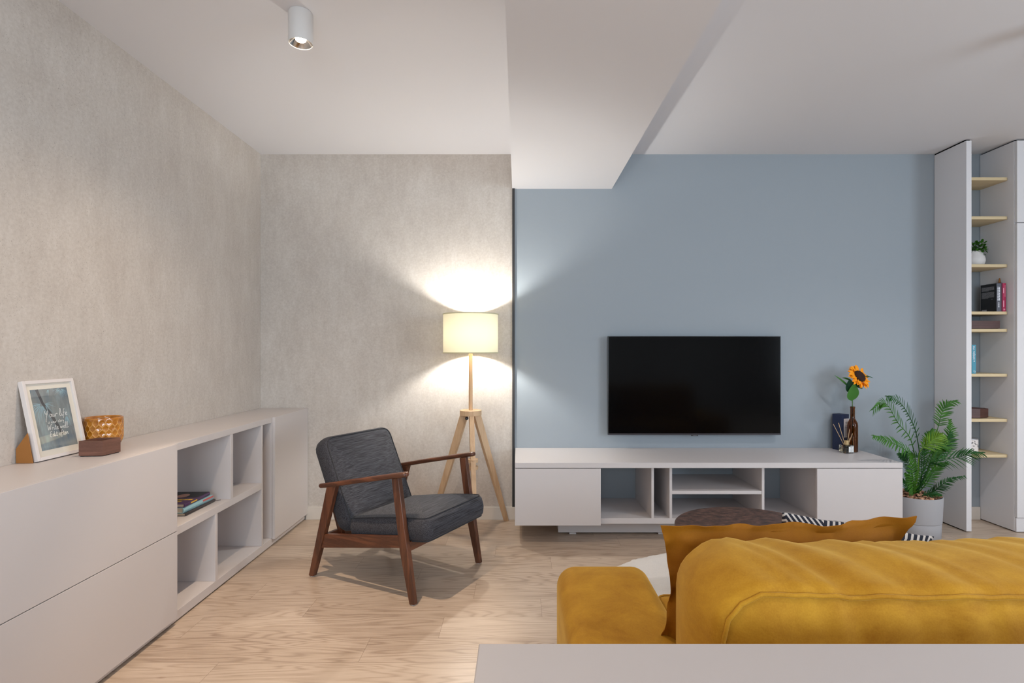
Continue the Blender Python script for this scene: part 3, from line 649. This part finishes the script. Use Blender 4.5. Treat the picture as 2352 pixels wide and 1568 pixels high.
for k in range(300):
    v = Vector((rr.gauss(0, 1), rr.gauss(0, 1), rr.gauss(0, .7))).normalized(); p = c0 + Vector((v.x * .068, v.y * .055, v.z * .052)) * rr.uniform(.5, 1.0)
    if v.z < -.5 and rr.random() < .5: p.z -= .018
    leafblade(bm, p, v + Vector((rr.gauss(0, .5), rr.gauss(0, .5), rr.gauss(0, .5))), Vector((0, -.3, 1)), rr.uniform(.016, .026), .0080, .15, 3, .004)
emit('foliage', bm, M['palm'], pp, smooth=60)
emit('stems', sweep(sweep(new_bm(), [(3.185, 3.80, SH[2] + .081), (3.18, 3.79, SH[2] + .14)], .003, 6), [(3.19, 3.80, SH[2] + .081), (3.20, 3.80, SH[2] + .13)], .003, 6), M['stem'], pp)

def strips(bm, o, ux, uy, W, n, pitch, h, rr, lift):
    """rows of print: tiny raised bars of uneven words"""
    for k in range(n):
        x = 0; end = W if k < n - 1 else W * rr.uniform(.4, .7)
        while x < end:
            l = min(rr.uniform(.05, .12) * W, end - x); a = o + ux * x - uy * (k * pitch) + lift
            bm.faces.new([bm.verts.new(q) for q in (a, a + ux * l, a + ux * l - uy * h, a - uy * h)]); x += l + W * .018
def upright_book(x0, x1, y0, y1, z0, h, cover, spine, label, side=None, grp=None, cat='book'):
    t = thing('book', label, cat, ((x0 + x1) / 2, (y0 + y1) / 2, z0), group=grp)
    bm = new_bm(); box(bm, x0, x0 + .0018, y0 + .0008, y1, z0, z0 + h, .0004); box(bm, x1 - .0018, x1, y0 + .0008, y1, z0, z0 + h, .0004)
    emit('cover', bm, M[cover], t); emit('pages', box(new_bm(), x0 + .0018, x1 - .0018, y0 + .002, y1 - .003, z0 + .003, z0 + h - .003), M['pages'], t)
    sp = emit('spine', box(new_bm(), x0 + .0003, x1 - .0003, y0 - .0008, y0 + .0015, z0, z0 + h, .0006), M[spine], t)
    return t, sp
zs = SH[3] + .0005; YS = 3.700
t, sp = upright_book(3.258, 3.287, YS, YS + .128, zs, .192, 'bk_black', 'bk_grey', 'thick black book with printed back cover and grey spine on the bookcase')
bm = new_bm(); rr = random.Random(2); ux, uy = Vector((0, -1, 0)), Vector((0, 0, 1)); lift = Vector((-.0004, 0, 0))
strips(bm, Vector((3.258, YS + .118, zs + .172)), ux, uy, .100, 7, .0040, .0022, rr, lift); strips(bm, Vector((3.258, YS + .118, zs + .136)), ux, uy, .100, 10, .0042, .0022, rr, lift)
strips(bm, Vector((3.258, YS + .042, zs + .088)), ux, uy, .026, 1, .004, .003, rr, lift)
emit('printed_text', bm, M['txt'], t, smooth=0)
emit('barcode', box(new_bm(), 3.2574, 3.2580, YS + .078, YS + .118, zs + .003, zs + .018), M['txt'], t)
bm = new_bm(); rr = random.Random(12)
for xo, a, b2 in ((3.264, .075, .168), (3.2735, .075, .168), (3.270, .028, .062)):
    z = a
    while z < b2: l = rr.uniform(.008, .02); box(bm, xo, xo + .0062, YS - .0011, YS - .0007, zs + z, zs + min(z + l, b2)); z += l + .0025
emit('spine_title', bm, M['txtw'], sp, smooth=0)
upright_book(3.2875, 3.2985, YS + .002, YS + .118, zs, .197, 'bk_navy', 'bk_maroon', 'dark maroon spined book between the black book and the pink book')
t, sp = upright_book(3.299, 3.3215, YS, YS + .022, zs, .193, 'bk_pink', 'bk_pink', 'pink spined book at the right end of the row on the bookcase')
bm = new_bm(); box(bm, 3.302, 3.3085, YS - .0011, YS - .0007, zs + .125, zs + .160); box(bm, 3.3025, 3.3095, YS - .0011, YS - .0007, zs + .03, zs + .075); box(bm, 3.3135, 3.3165, YS - .0011, YS - .0007, zs + .10, zs + .18)
lathe_b = bmesh.new(); lathe(lathe_b, [(0, 0), (.0055, 0), (.0055, .0004), (0, .0004)], 20); join(bm, lathe_b, Matrix.Translation((3.3095, YS - .0012, zs + .014)) @ Matrix.Rotation(R(90), 4, 'X'))
emit('spine_title', bm, M['bk_pinkpale'], sp, smooth=0)
P = [(-.011, 0), (.011, 0), (.013, .10), (.012, .17), (.008, .205), (.003, .228), (0, .234), (-.003, .228), (-.008, .205), (-.012, .17), (-.013, .10)]
bm = new_bm(); t_ = bmesh.new(); prism(t_, P, 'y', -.004, .004, .002); join(bm, t_, Matrix.Translation((3.316, 3.742, zs)) @ Matrix.Rotation(R(12), 4, 'Z'))
tag(emit('ornament', bm, M['ornament'], smooth=50, origin=(3.316, 3.742, zs)), 'pointed brown wooden ornament sticking up behind the books', 'ornament')
zs = SH[5] + .0005
t, sp = upright_book(3.090, 3.1175, YS, YS + .128, zs, .196, 'bk_teal', 'bk_teal', 'teal book with white spine title half hidden by the bookcase side panel')
text('eu robot', .026, M['txtw'], Matrix.Translation((3.1045, YS - .0012, zs + .142)) @ Matrix.Rotation(R(90), 4, 'Y') @ Matrix.Rotation(R(0), 4, 'Z') @ Matrix(((1, 0, 0, 0), (0, 0, 1, 0), (0, -1, 0, 0), (0, 0, 0, 1))) @ Matrix.Identity(4) if False else
     Matrix(((0, 1, 0, 3.1045), (0, 0, -1, YS - .0012), (-1, 0, 0, zs + .142), (0, 0, 0, 1))), sp, 'spine_title')
bm = new_bm(); t_ = bmesh.new(); lathe(t_, [(0, 0), (.0045, 0), (.0045, .0004), (0, .0004)], 20); join(bm, t_, Matrix.Translation((3.105, YS - .001, zs + .085)) @ Matrix.Rotation(R(90), 4, 'X'))
emit('spine_dot', bm, M['txtw'], sp); bm = new_bm()
t_ = bmesh.new(); sweep(t_, [Vector((3.105 + .006 * math.cos(R(a)), YS - .0012, zs + .013 + .006 * math.sin(R(a)))) for a in range(-60, 180, 20)], .0016, 6); join(bm, t_)
emit('spine_emblem', bm, M['txtw'], sp)

# ------------------------------------------------------------------ stack of books in the sideboard
def flat_book(x0, x1, y0, y1, z0, h, cover, label, spine=None, round_=.003, rotz=0):
    c = Vector(((x0 + x1) / 2, (y0 + y1) / 2, z0)); t = thing('book', label, 'book', c, Matrix.Rotation(R(rotz), 3, 'Z'), group='books stacked in the sideboard')
    x0, x1, y0, y1 = x0 - c.x, x1 - c.x, y0 - c.y, y1 - c.y; ct_ = min(.0022, h * .16)
    L = lambda n, bm, m, par=t, **k: emit(n, bm, M[m], par, local=True, **k)
    bm = new_bm(); box(bm, x0, x1, y0, y1, 0, ct_, .0005); box(bm, x0, x1, y0, y1, h - ct_, h, .0005); L('cover', bm, cover)
    L('pages', box(new_bm(), x0 + .003, x1 - .003, y0 + .003, y1 - .003, ct_, h - ct_), 'pages')
    s = L('spine', prism(new_bm(), [(x1 - .0025, 0), (x1 + round_ * .6, h * .2), (x1 + round_, h * .5), (x1 + round_ * .6, h * .8), (x1 - .0025, h)], 'y', y0, y1, .0004), spine or cover, smooth=60)
    return t, s, (x0, x1, y0, y1)
z = .4265
t, s, e = flat_book(-1.765, -1.592, 2.600, 2.855, z, .0145, 'bk_brown', 'thin dark brown notebook at the bottom of the stack of books'); z += .0148
emit('ribbon', sweep(new_bm(), [(.02, .126, .006), (.05, .135, .0025), (.09, .141, .0022), (.105, .148, .0022)], .0012, 6), M['bk_brown'], t, local=True)
t, s, e = flat_book(-1.765, -1.598, 2.598, 2.840, z, .0265, 'bk_pale', 'pale blue spined book in the middle of the stack of books', round_=.006, rotz=-1.5); z += .0268
emit('spine_panel', box(new_bm(), e[1] + .003, e[1] + .0066, e[2] + .15, e[3] - .004, .014, .0225, .001), M['bk_coral'], s, local=True)
t, s, e = flat_book(-1.762, -1.600, 2.597, 2.822, z, .0175, 'bk_purple', 'dark purple book with yellow title on top of the stack of books', spine='bk_purple', rotz=1.5)
bm = new_bm(); zz_ = .0175 + .0002
box(bm, e[0] + .004, e[1] - .002, e[2] + .115, e[3] - .002, zz_ - .0004, zz_); emit('cover_picture', bm, M['bk_black'], t, local=True)
bm = new_bm(); lt = bmesh.new(); lathe(lt, [(0, 0), (.04, 0), (.04, .0003), (0, .0003)], 32); join(bm, lt, Matrix.Translation((-.01, .035, zz_)) @ Matrix.Diagonal((.7, .9, 1, 1))); emit('cover_portrait', bm, M['bk_skin'], t, local=True)
bm = new_bm(); rr = random.Random(5)
for k, (yy, cnt) in enumerate(((-.045, 6), (-.078, 5))):
    x = -.06
    for q in range(cnt): l = rr.uniform(.010, .022); box(bm, x, x + l, yy, yy + .020, zz_ - .0003, zz_ + .0002); x += l + .004
emit('cover_title', bm, M['bk_yellow'], t, local=True)
bm = new_bm(); box(bm, e[1] + .0018, e[1] + .0034, e[2] + .05, e[2] + .105, .006, .0125); emit('spine_title', bm, M['bk_yellow'], s, local=True)

# ------------------------------------------------------------------ framed print on the sideboard
ang = math.asin(.062 / .308)
up = Vector((-math.sin(ang), 0, math.cos(ang))); nr = Vector((math.cos(ang), 0, math.sin(ang)))
rot = Matrix(((0, up.x, nr.x), (1, up.y, nr.y), (0, up.z, nr.z)))       # local x = width, y = up, z = towards the viewer
fr = thing('picture_frame', 'white picture frame with blue grey lettered print leaning on the wall', 'picture frame', (-1.782, 2.134, TZ + .0045), rot)
L = lambda n, bm, m, par=fr, **k: emit(n, bm, M[m], par, local=True, **k)
fw_, fh_, ft = .233, .305, .017
bm = new_bm()
for a in ((-fw_ / 2, -fw_ / 2 + .013, 0, fh_), (fw_ / 2 - .013, fw_ / 2, 0, fh_), (-fw_ / 2 + .013, fw_ / 2 - .013, 0, .013), (-fw_ / 2 + .013, fw_ / 2 - .013, fh_ - .013, fh_)): box(bm, a[0], a[1], a[2], a[3], -ft, 0, .001)
L('moulding', bm, 'frame')
L('backing', box(new_bm(), -fw_ / 2 + .006, fw_ / 2 - .006, .006, fh_ - .006, -ft + .001, -ft + .004), 'card')
L('mount', box(new_bm(), -fw_ / 2 + .012, fw_ / 2 - .012, .012, fh_ - .012, -.011, -.008), 'mount')
px0, px1, py0, py1 = -.083, .083, .035, .270
pr = L('print', box(new_bm(), px0, px1, py0, py1, -.0081, -.0076), 'poster')
bm = new_bm(); zf = -.0074
def ribbon(bm, pts, wds, z):
    pts = [Vector((*p, z)) for p in pts]; prev = None
    for i, p in enumerate(pts):
        tg = pts[min(i + 1, len(pts) - 1)] - pts[max(0, i - 1)]; s = Vector((-tg.y, tg.x, 0)).normalized() * (wds[i] if isinstance(wds, (list, tuple)) else wds)
        cur = (bm.verts.new(p - s), bm.verts.new(p + s))
        if prev: bm.faces.new((prev[0], cur[0], cur[1], prev[1]))
        prev = cur
ribbon(bm, [(-.055, .2695), (-.040, .215), (-.012, .165), (.008, .12), (.022, .085)], [.006, .0055, .0065, .0065, .006], zf); L('printed_stem', bm, 'pstem', pr, smooth=0)
bm = new_bm(); rr = random.Random(3)
for cx, cy, a0, a1, n, l0, l1 in ((-.045, .212, 170, 300, 17, .03, .085), (-.035, .212, 290, 380, 8, .02, .05), (.052, .268, 190, 345, 16, .02, .05), (.055, .16, 250, 300, 7, .03, .06), (.0, .272, 230, 262, 4, .02, .03)):
    for k in range(n):
        a = R(a0 + (a1 - a0) * k / n + rr.uniform(-3, 3)); l = rr.uniform(l0, l1); s0 = rr.uniform(.004, .012); P = []
        for q in range(5):
            d_ = s0 + (l - s0) * q / 4; P.append((min(px1 - .001, max(px0 + .001, cx + d_ * math.cos(a))), min(py1 - .001, max(py0 + .001, cy + d_ * math.sin(a) - .12 * d_ * q / 4))))
        ribbon(bm, P, [.0006, .0010, .0008, .0005, .0002], zf + .0001 + .00001 * k)
L('printed_streaks', bm, 'pstreak', pr, smooth=0)
GL = {  # hand written letters as strokes, y: base line 0, x-height .5
 'Y': (.75, [[(0, 1.0), (.08, .62), (.22, .5), (.38, .6), (.5, 1.02)], [(.5, 1.02), (.40, .5), (.22, -.1), (.12, -.55), (.2, -.62)]]),
 'o': (.48, [[(.36, .42), (.2, .46), (.06, .26), (.12, .04), (.28, .04), (.38, .24), (.3, .42), (.5, .38)]]),
 'u': (.52, [[(.04, .45), (.04, .15), (.14, .02), (.28, .12), (.36, .42)], [(.36, .42), (.36, .12), (.44, .02), (.54, .12)]]),
 'r': (.42, [[(.06, .02), (.10, .42)], [(.08, .26), (.2, .42), (.34, .44), (.42, .34)]]),
 'l': (.36, [[(.04, .1), (.2, .62), (.24, 1.05), (.14, 1.12), (.08, .8), (.08, .12), (.2, .0), (.36, .14)]]),
 'i': (.26, [[(.06, .42), (.06, .1), (.14, .01), (.26, .14)], [(.08, .62), (.10, .66)]]),
 'f': (.38, [[(.34, .92), (.24, 1.0), (.14, .8), (.10, .2), (.04, -.4)], [(0, .44), (.34, .50)]]),
 'e': (.44, [[(.04, .22), (.32, .32), (.26, .46), (.1, .38), (.06, .14), (.2, .0), (.42, .12)]]),
 's': (.36, [[(.3, .44), (.12, .42), (.2, .24), (.26, .08), (.04, .04)]]),
 'y': (.48, [[(.04, .44), (.08, .2), (.2, .14), (.34, .42)], [(.34, .42), (.26, -.1), (.1, -.42), (.04, -.3)]]),
 't': (.34, [[(.16, .86), (.12, .12), (.2, .0), (.32, .1)], [(0, .56), (.32, .60)]]),
 'w': (.62, [[(.02, .44), (.10, .04), (.26, .38), (.34, .04), (.52, .46)]]),
 'W': (.78, [[(.0, .95), (.10, .0), (.30, .7), (.42, .02), (.68, 1.0)]]),
 'E': (.55, [[(.48, .98), (.12, .92), (.06, .5), (.02, .04), (.42, .0)], [(.06, .52), (.36, .54)]]),
 'd': (.50, [[(.34, .40), (.14, .44), (.04, .2), (.14, .02), (.32, .16)], [(.42, 1.0), (.34, .2), (.42, .02), (.52, .1)]]),
 'n': (.50, [[(.06, .44), (.06, .02)], [(.07, .26), (.2, .44), (.34, .36), (.34, .06), (.48, .08)]]),
 '.': (.2, [[(.04, .02), (.07, .03)]]), ' ': (.34, [])}
bm = new_bm()
def script(txt, x, y, sc, wd_):
    for ch in txt:
        adv, st = GL[ch]
        for s in st:
            P = catmull([(x + (p[0] + p[1] * .12) * sc, y + p[1] * sc, 0) for p in s], 3 * (len(s) - 1) if len(s) > 2 else 2)
            ribbon(bm, [(p.x, p.y) for p in P], wd_, zf + .0004)
        x += adv * sc
script('Your life', -.043, .158, .0265, .0009); script('is your story', -.034, .134, .0140, .0006)
script('Write well.', -.040, .108, .0215, .0008); script('Edit often.', -.036, .082, .0205, .0008)
L('lettering', bm, 'chalk', pr, smooth=0)
bm = new_bm(); bm.faces.new([bm.verts.new(p) for p in ((-fw_ / 2 + .012, .012, -.004), (fw_ / 2 - .012, .012, -.004), (fw_ / 2 - .012, fh_ - .012, -.004), (-fw_ / 2 + .012, fh_ - .012, -.004))])
L('glazing', bm, 'glazing', smooth=0)
bm = new_bm()      # cardboard easel flap behind the frame, built in room axes
P = [(-1.792, TZ + .001), (-1.854, TZ + .001), (-1.854, TZ + .054), (-1.812, TZ + .112)]
prism(bm, P, 'y', 2.006, 2.009); emit('easel_back', bm, M['card'], fr)

# ------------------------------------------------------------------ amber pot
ap = thing('flower_pot', 'amber glazed pot with scalloped leaf relief on the sideboard', 'pot', (-1.781, 2.335, TZ))
c = (-1.781, 2.335, TZ); n = 420
prof = [(0, .0005), (.050, .0005), (.052, .003), (.053, .015), (.0545, .017), (.060, .020)] + [(.060 + .009 * math.sin(k / 32 * math.pi / 2), .020 + .0009375 * k) for k in range(1, 33)] + [(.069, .050 + .0009 * k) for k in range(1, 77)] + [(.0695, .121), (.070, .128), (.0690, .131), (.0665, .132), (.064, .130), (.063, .12)]
NL, RH = 19, .0215
def scale_at(a, z):
    """how far a point of the wall lies inside its leaf shape: 0 on the edge between two leaves"""
    row = math.floor((z - .014) / RH); ds = []
    for r_ in (row - 1, row, row + 1):
        cz = .014 + (r_ + .5) * RH; u_ = a / (2 * math.pi) * NL + (r_ % 2) * .5; fu = u_ - round(u_)
        for q in (fu, fu - math.copysign(1, fu)): ds.append(math.hypot(q * .0229, (z - cz) * .72))
    ds.sort(); return ds[1] - ds[0]
def relief(a, z, r):
    if z < .024 or z > .119: return 0
    s = scale_at(a, z); return .0014 * math.exp(-(s / .0028) ** 2) - .0012 * min(1, s / .014)
bm = new_bm(); lathe(bm, prof, n, c, relief)
for f_ in bm.faces:
    q = f_.calc_center_median() - Vector(c); a = math.atan2(q.y, q.x) % (2 * math.pi)
    if .026 < q.z < .117 and scale_at(a, q.z) < .0030: f_.material_index = 1
emit('pot_body', bm, [M['glaze'], M['glaze_edge']], ap, smooth=70)
emit('pot_interior', lathe(new_bm(), [(.063, .12), (.062, .02), (.05, .010), (0, .010)], 64, c), M['glaze_in'], ap)

# ------------------------------------------------------------------ things on the television cabinet
zt = TC + .0005
def boxm(x, y, w, d, h, rz, z): return Matrix.Translation((x, y, z)) @ Matrix.Rotation(R(rz), 4, 'Z')
bx = thing('gift_box', 'tall navy cardboard box with cream label behind the reed diffuser', 'box', (2.290, 3.858, zt), Matrix.Rotation(R(24), 3, 'Z'))
emit('carton', box(new_bm(), -.037, .037, -.036, .036, 0, .252, .0012), M['navy'], bx, local=True)
lb = emit('label', box(new_bm(), -.018, .0372, -.0368, -.0360, .090, .222, .0002), M['label'], bx, local=True)
bm = new_bm(); rr = random.Random(8)
for zz_, wd_ in ((.196, .030), (.190, .020), (.158, .034), (.104, .016)): box(bm, .010 - wd_ / 2, .010 + wd_ / 2, -.0371, -.0367, zz_, zz_ + .0022)
emit('label_print', bm, M['ink'], lb, local=True, smooth=0)
bo = thing('bottle', 'tall brown glass bottle holding a sunflower', 'bottle', (2.324, 3.775, zt)); c = (2.324, 3.775, zt)
emit('glass_body', lathe(new_bm(), [(0, 0), (.030, 0), (.0335, .004), (.0335, .185), (.031, .200), (.022, .218), (.0155, .230), (.0145, .245), (.0145, .300), (.0160, .302), (.0160, .312), (.0145, .313), (.0115, .312), (.0115, .240), (.019, .215), (.0285, .196), (.0305, .18), (.0305, .008), (0, .006)], 48, c), M['amber'], bo, smooth=60)
# sunflower
sf = thing('sunflower', 'orange sunflower with green leaves standing in the brown bottle', 'flower', (2.324, 3.775, zt + .01))
fc = at(1974, 864, 3.74); nrm = Vector((.30, -.78, .50)).normalized()
emit('stem', sweep(new_bm(), catmull([(2.324, 3.775, zt + .012), (2.3235, 3.775, zt + .20), (2.322, 3.775, zt + .36), (2.327, 3.785, zt + .43), tuple(fc - nrm * .055 + Vector((0, 0, -.012))), tuple(fc - nrm * .022)], 30), .0032, 8), M['stem'], sf, smooth=60)
ex = nrm.cross(Vector((0, 0, 1))).normalized(); ey = ex.cross(nrm).normalized()
fm = Matrix.Translation(fc) @ Matrix((ex, ey, nrm)).transposed().to_4x4() @ Matrix.Rotation(R(20), 4, 'Z') @ Matrix.Scale(1.36, 4)
bm = new_bm(); lathe(bm, [(0, -.012), (.020, -.010), (.031, 0), (.030, .007), (.023, .012), (.014, .009), (.006, .006), (0, .005)], 40, (0, 0, 0), lambda a, z, r: .0012 * math.sin(a * 26 + z * 900)); bm.transform(fm)
emit('flower_head', bm, M['seed'], sf, smooth=60)
bm = new_bm(); lathe(bm, [(0, -.022), (.012, -.020), (.026, -.010), (.030, -.003), (0, -.004)], 30); bm.transform(fm); emit('calyx', bm, M['leafs'], sf, smooth=60)
rr = random.Random(21)
for k in range(34):
    a = 2 * math.pi * k / 34 + rr.uniform(-.1, .1); lay = k % 2; d_ = Vector((math.cos(a), math.sin(a), rr.uniform(-.28, .10) + (.10 if lay else -.12)))
    bm = new_bm(); leafblade(bm, Vector((math.cos(a) * .024, math.sin(a) * .024, .001 - lay * .003)), d_, Vector((rr.uniform(-.3, .3), rr.uniform(-.3, .3), 1)), rr.uniform(.036, .048), rr.uniform(.0075, .0100), .35, 6, 0)
    for v_ in bm.verts: v_.co.z += .002 * math.sin(v_.co.x * 300 + k)
    bm.transform(fm); emit('petal', bm, M['petal'], sf, smooth=70)
def bigleaf(p0, tip, nrm_, W, m, fold=.2, droop=.0):
    bm = new_bm(); p0, tip = Vector(p0), Vector(tip)
    leafblade(bm, p0, tip - p0, nrm_, (tip - p0).length, W, fold, 10, droop, lambda f: (math.sin(math.pi * min(1, f ** .75)) ** .85) if f > 0 else .05)
    emit('leaf', bm, M[m], sf, smooth=70)
jn = at(1957, 905, 3.775)
bigleaf(at(1956, 920, 3.77), at(1961, 880, 3.72), Vector((0, -1, .1)), .042, 'leafs', .15)
bigleaf(at(1950, 890, 3.77), at(1916, 861, 3.77), Vector((.3, -1, .5)), .010, 'leafs', .8)
bigleaf(at(1951, 902, 3.775), at(1952, 869, 3.76), Vector((-.3, -1, .1)), .028, 'leafd', .5)
bigleaf(at(1960, 873, 3.765), at(1981, 893, 3.75), Vector((.1, -1, .3)), .026, 'leafd', .2)
bigleaf(at(1953, 872, 3.785), at(1934, 867, 3.785), Vector((.3, -1, .7)), .009, 'leafs', .3)
bigleaf(at(1976, 860, 3.765), at(2006.5, 868, 3.755), Vector((.1, -.6, 1)), .011, 'leafd', .3)
# reed diffuser
rd = thing('reed_diffuser', 'small square glass reed diffuser with white label in front of the brown bottle', 'diffuser', (2.258, 3.736, zt), Matrix.Rotation(R(14), 3, 'Z'))
D = lambda n, bm, m, par=rd, **k: emit(n, bm, M[m], par, local=True, **k)
D('glass_jar', box(new_bm(), -.034, .034, -.030, .030, 0, .054, .004), 'glass')
D('liquid', box(new_bm(), -.026, .026, -.022, .022, .007, .032, .002), 'liquid')
D('label', box(new_bm(), -.012, .028, -.0312, -.0304, .008, .046), 'chalk'); bm = new_bm()
for zz_, wd_ in ((.040, .014), (.031, .006), (.023, .022), (.015, .012)): box(bm, .008 - wd_ / 2, .008 + wd_ / 2, -.0315, -.0311, zz_, zz_ + .0018)
D('label_print', bm, 'ink', smooth=0)
D('cap', lathe(new_bm(), [(.0155, .0545), (.0165, .056), (.0165, .082), (.0150, .084), (.0105, .084), (.0105, .056)], 32), 'brass')
for dx, dy, L_ in ((-.098, .02, .21), (-.078, -.01, .215), (.058, .02, .205), (.088, .0, .185), (.105, .03, .20)):
    d_ = Vector((dx, dy, .19)).normalized(); D('reed', sweep(new_bm(), [Vector((-.2 * dx * .3, 0, .010)), Vector((-.2 * dx * .3, 0, .010)) + d_ * L_], .0019, 6), 'reed')

# ------------------------------------------------------------------ potted palm
PC = Vector((2.612, 3.585, 0))
pa = thing('potted_palm', 'green potted palm in a grey pot between television cabinet and bookcase', 'plant', PC)
emit('pot', lathe(new_bm(), [(0, .0005), (.140, .0005), (.143, .004), (.1465, .105), (.1455, .107), (.1490, .110), (.156, .268), (.155, .273), (.151, .274), (.149, .268), (.147, .245), (0, .245)], 72, PC), M['pot'], pa, smooth=40)
rr = random.Random(11); bm = new_bm()
for k in range(150):
    a, r_ = rr.uniform(0, 2 * math.pi), .138 * math.sqrt(rr.random()); t_ = bmesh.new(); bmesh.ops.create_icosphere(t_, subdivisions=1, radius=1)
    for v_ in t_.verts: v_.co *= rr.uniform(.75, 1.2)
    join(bm, t_, Matrix.Translation(PC + Vector((r_ * math.cos(a), r_ * math.sin(a), .258 + rr.uniform(0, .020)))) @ Matrix.Rotation(rr.uniform(0, 3), 4, 'Z') @ Matrix.Rotation(rr.uniform(-.5, .5), 4, 'X') @ Matrix.Diagonal((rr.uniform(.012, .024), rr.uniform(.008, .014), rr.uniform(.005, .009), 1)))
emit('bark_chips', bm, M['bark'], pa, smooth=0, kind='stuff')
crown = (2112, 1140)
# (rachis way points px, py, depth), leaflet length, material, facing normal, first fraction with leaflets
FR = [
 ([(2106, 1140, 3.60), (2104, 1080, 3.62), (2092, 1010, 3.60), (2062, 970, 3.58), (2040, 932, 3.57), (2024, 926, 3.56), (2003, 942, 3.55)], .095, 'palm', (0.35, -.85, .3), .30),
 ([(2112, 1140, 3.62), (2112, 1060, 3.66), (2104, 994, 3.66), (2088, 955, 3.64), (2068, 925, 3.62), (2050, 914, 3.60), (2035, 911, 3.58)], .090, 'palm2', (0.45, -.8, .3), .30),
 ([(2108, 1140, 3.56), (2106, 1085, 3.52), (2090, 1043, 3.46), (2060, 1022, 3.42), (2030, 1009, 3.40), (2004, 1000, 3.38)], .085, 'palm', (0.1, -.8, .6), .38),
 ([(2116, 1140, 3.62), (2130, 1060, 3.64), (2152, 990, 3.64), (2162, 952, 3.63), (2172, 930, 3.62), (2199, 920, 3.60)], .085, 'palm', (-.1, -.9, .3), .45),
 ([(2118, 1140, 3.58), (2140, 1080, 3.58), (2170, 1030, 3.58), (2182, 990, 3.58), (2181, 962, 3.58)], .075, 'palm', (-.2, -.9, .3), .38),
 ([(2120, 1140, 3.55), (2128, 1085, 3.50), (2142, 1061, 3.46), (2196, 1050, 3.40), (2228, 1042, 3.36), (2257, 1040, 3.33)], .095, 'palm2', (.1, -.8, .55), .36),
 ([(2122, 1140, 3.56), (2140, 1130, 3.54), (2160, 1116, 3.50), (2185, 1100, 3.47), (2217, 1093, 3.45)], .060, 'palm2', (0, -.8, .6), .12),
 ([(2104, 1140, 3.52), (2098, 1110, 3.48), (2095, 1080, 3.45), (2094, 1056, 3.43), (2092, 1040, 3.42)], .085, 'palm', (.05, -1, .1), .05),
 ([(2108, 1140, 3.55), (2108, 1090, 3.50), (2112, 1040, 3.44), (2130, 1020, 3.41), (2150, 1005, 3.39), (2163, 998, 3.38)], .095, 'palm3', (.1, -.9, .4), .50),
 ([(2100, 1140, 3.60), (2088, 1125, 3.60), (2078, 1110, 3.58), (2072, 1098, 3.57)], .050, 'palm2', (0, -.9, .3), .1),
 ([(2112, 1140, 3.66), (2124, 1090, 3.72), (2112, 1050, 3.76), (2085, 1042, 3.78), (2066, 1050, 3.79)], .045, 'palm2', (0, -.9, .4), .5),
 ([(2116, 1140, 3.62), (2128, 1090, 3.64), (2146, 1045, 3.63), (2166, 1020, 3.62), (2186, 1010, 3.62)], .070, 'palm2', (0, -.9, .4), .3),
 ([(2114, 1140, 3.57), (2116, 1100, 3.55), (2116, 1065, 3.52), (2120, 1035, 3.49), (2128, 1018, 3.46)], .075, 'palm2', (0, -1, .2), .12),
 ([(2104, 1140, 3.62), (2094, 1090, 3.66), (2080, 1055, 3.68), (2064, 1040, 3.70)], .065, 'palm2', (0, -1, .3), .25),
 ([(2118, 1140, 3.56), (2128, 1110, 3.54), (2142, 1085, 3.52), (2158, 1068, 3.50), (2176, 1062, 3.48)], .065, 'palm', (0, -.9, .5), .2),
 ([(2106, 1140, 3.54), (2094, 1120, 3.50), (2086, 1100, 3.47), (2078, 1085, 3.45)], .060, 'palm', (0, -1, .2), .15),
 ([(2116, 1140, 3.58), (2128, 1090, 3.57), (2140, 1050, 3.54), (2158, 1030, 3.52), (2176, 1030, 3.50)], .085, 'palm', (.1, -.8, .5), .35),
 ([(2114, 1140, 3.60), (2120, 1080, 3.62), (2124, 1030, 3.60), (2132, 1002, 3.58), (2142, 985, 3.57)], .080, 'palm', (0, -.9, .3), .42),
 ([(2118, 1140, 3.60), (2136, 1090, 3.62), (2160, 1040, 3.60), (2178, 1015, 3.58), (2184, 990, 3.57)], .075, 'palm2', (-.1, -.9, .3), .40),
 ([(2124, 1140, 3.52), (2136, 1136, 3.50), (2150, 1134, 3.48), (2162, 1136, 3.47)], .035, 'palm2', (0, -.7, .7), .1),
]
rr = random.Random(5)
for pts, LL, mk, nn, st in FR:
    P = catmull([at(*q) if i else Vector((PC.x + (q[0] - 2112) * .0015, PC.y + (q[2] - 3.57) * .25, .262)) for i, q in enumerate(pts)], 60); bm = new_bm()
    sweep(bm, P, [.0036 * (1 - .75 * i / 60) for i in range(61)], 6)
    nn = Vector(nn).normalized(); N_ = 22 if LL > .05 else 15
    for k in range(N_):
        f_ = st + (1 - st) * (k + .3) / N_; i = min(59, int(f_ * 60)); p = P[i]; tg = (P[min(60, i + 1)] - P[max(0, i - 1)]).normalized()
        g_ = (f_ - st) / (1 - st); prof_ = (.55 + .45 * math.sin(math.pi * min(1, g_ * 1.15 + .12))) * (1 - .35 * g_ ** 3)
        for s in (-1, 1):
            sd = tg.cross(nn).normalized() * s; dr = (sd * math.cos(R(34 + 26 * g_)) + tg * math.sin(R(34 + 26 * g_)) + nn * .14 + Vector((rr.uniform(-.07, .07), rr.uniform(-.07, .07), rr.uniform(-.07, .07)))).normalized()
            leafblade(bm, p, dr, nn, LL * prof_ * rr.uniform(.9, 1.08), .0046, .35, 5, LL * .20, lambda f: (.55 + .8 * f) if f < .4 else .87 * (1 - ((f - .4) / .62) ** 1.7))
    emit('frond', bm, M[mk], pa, smooth=60)
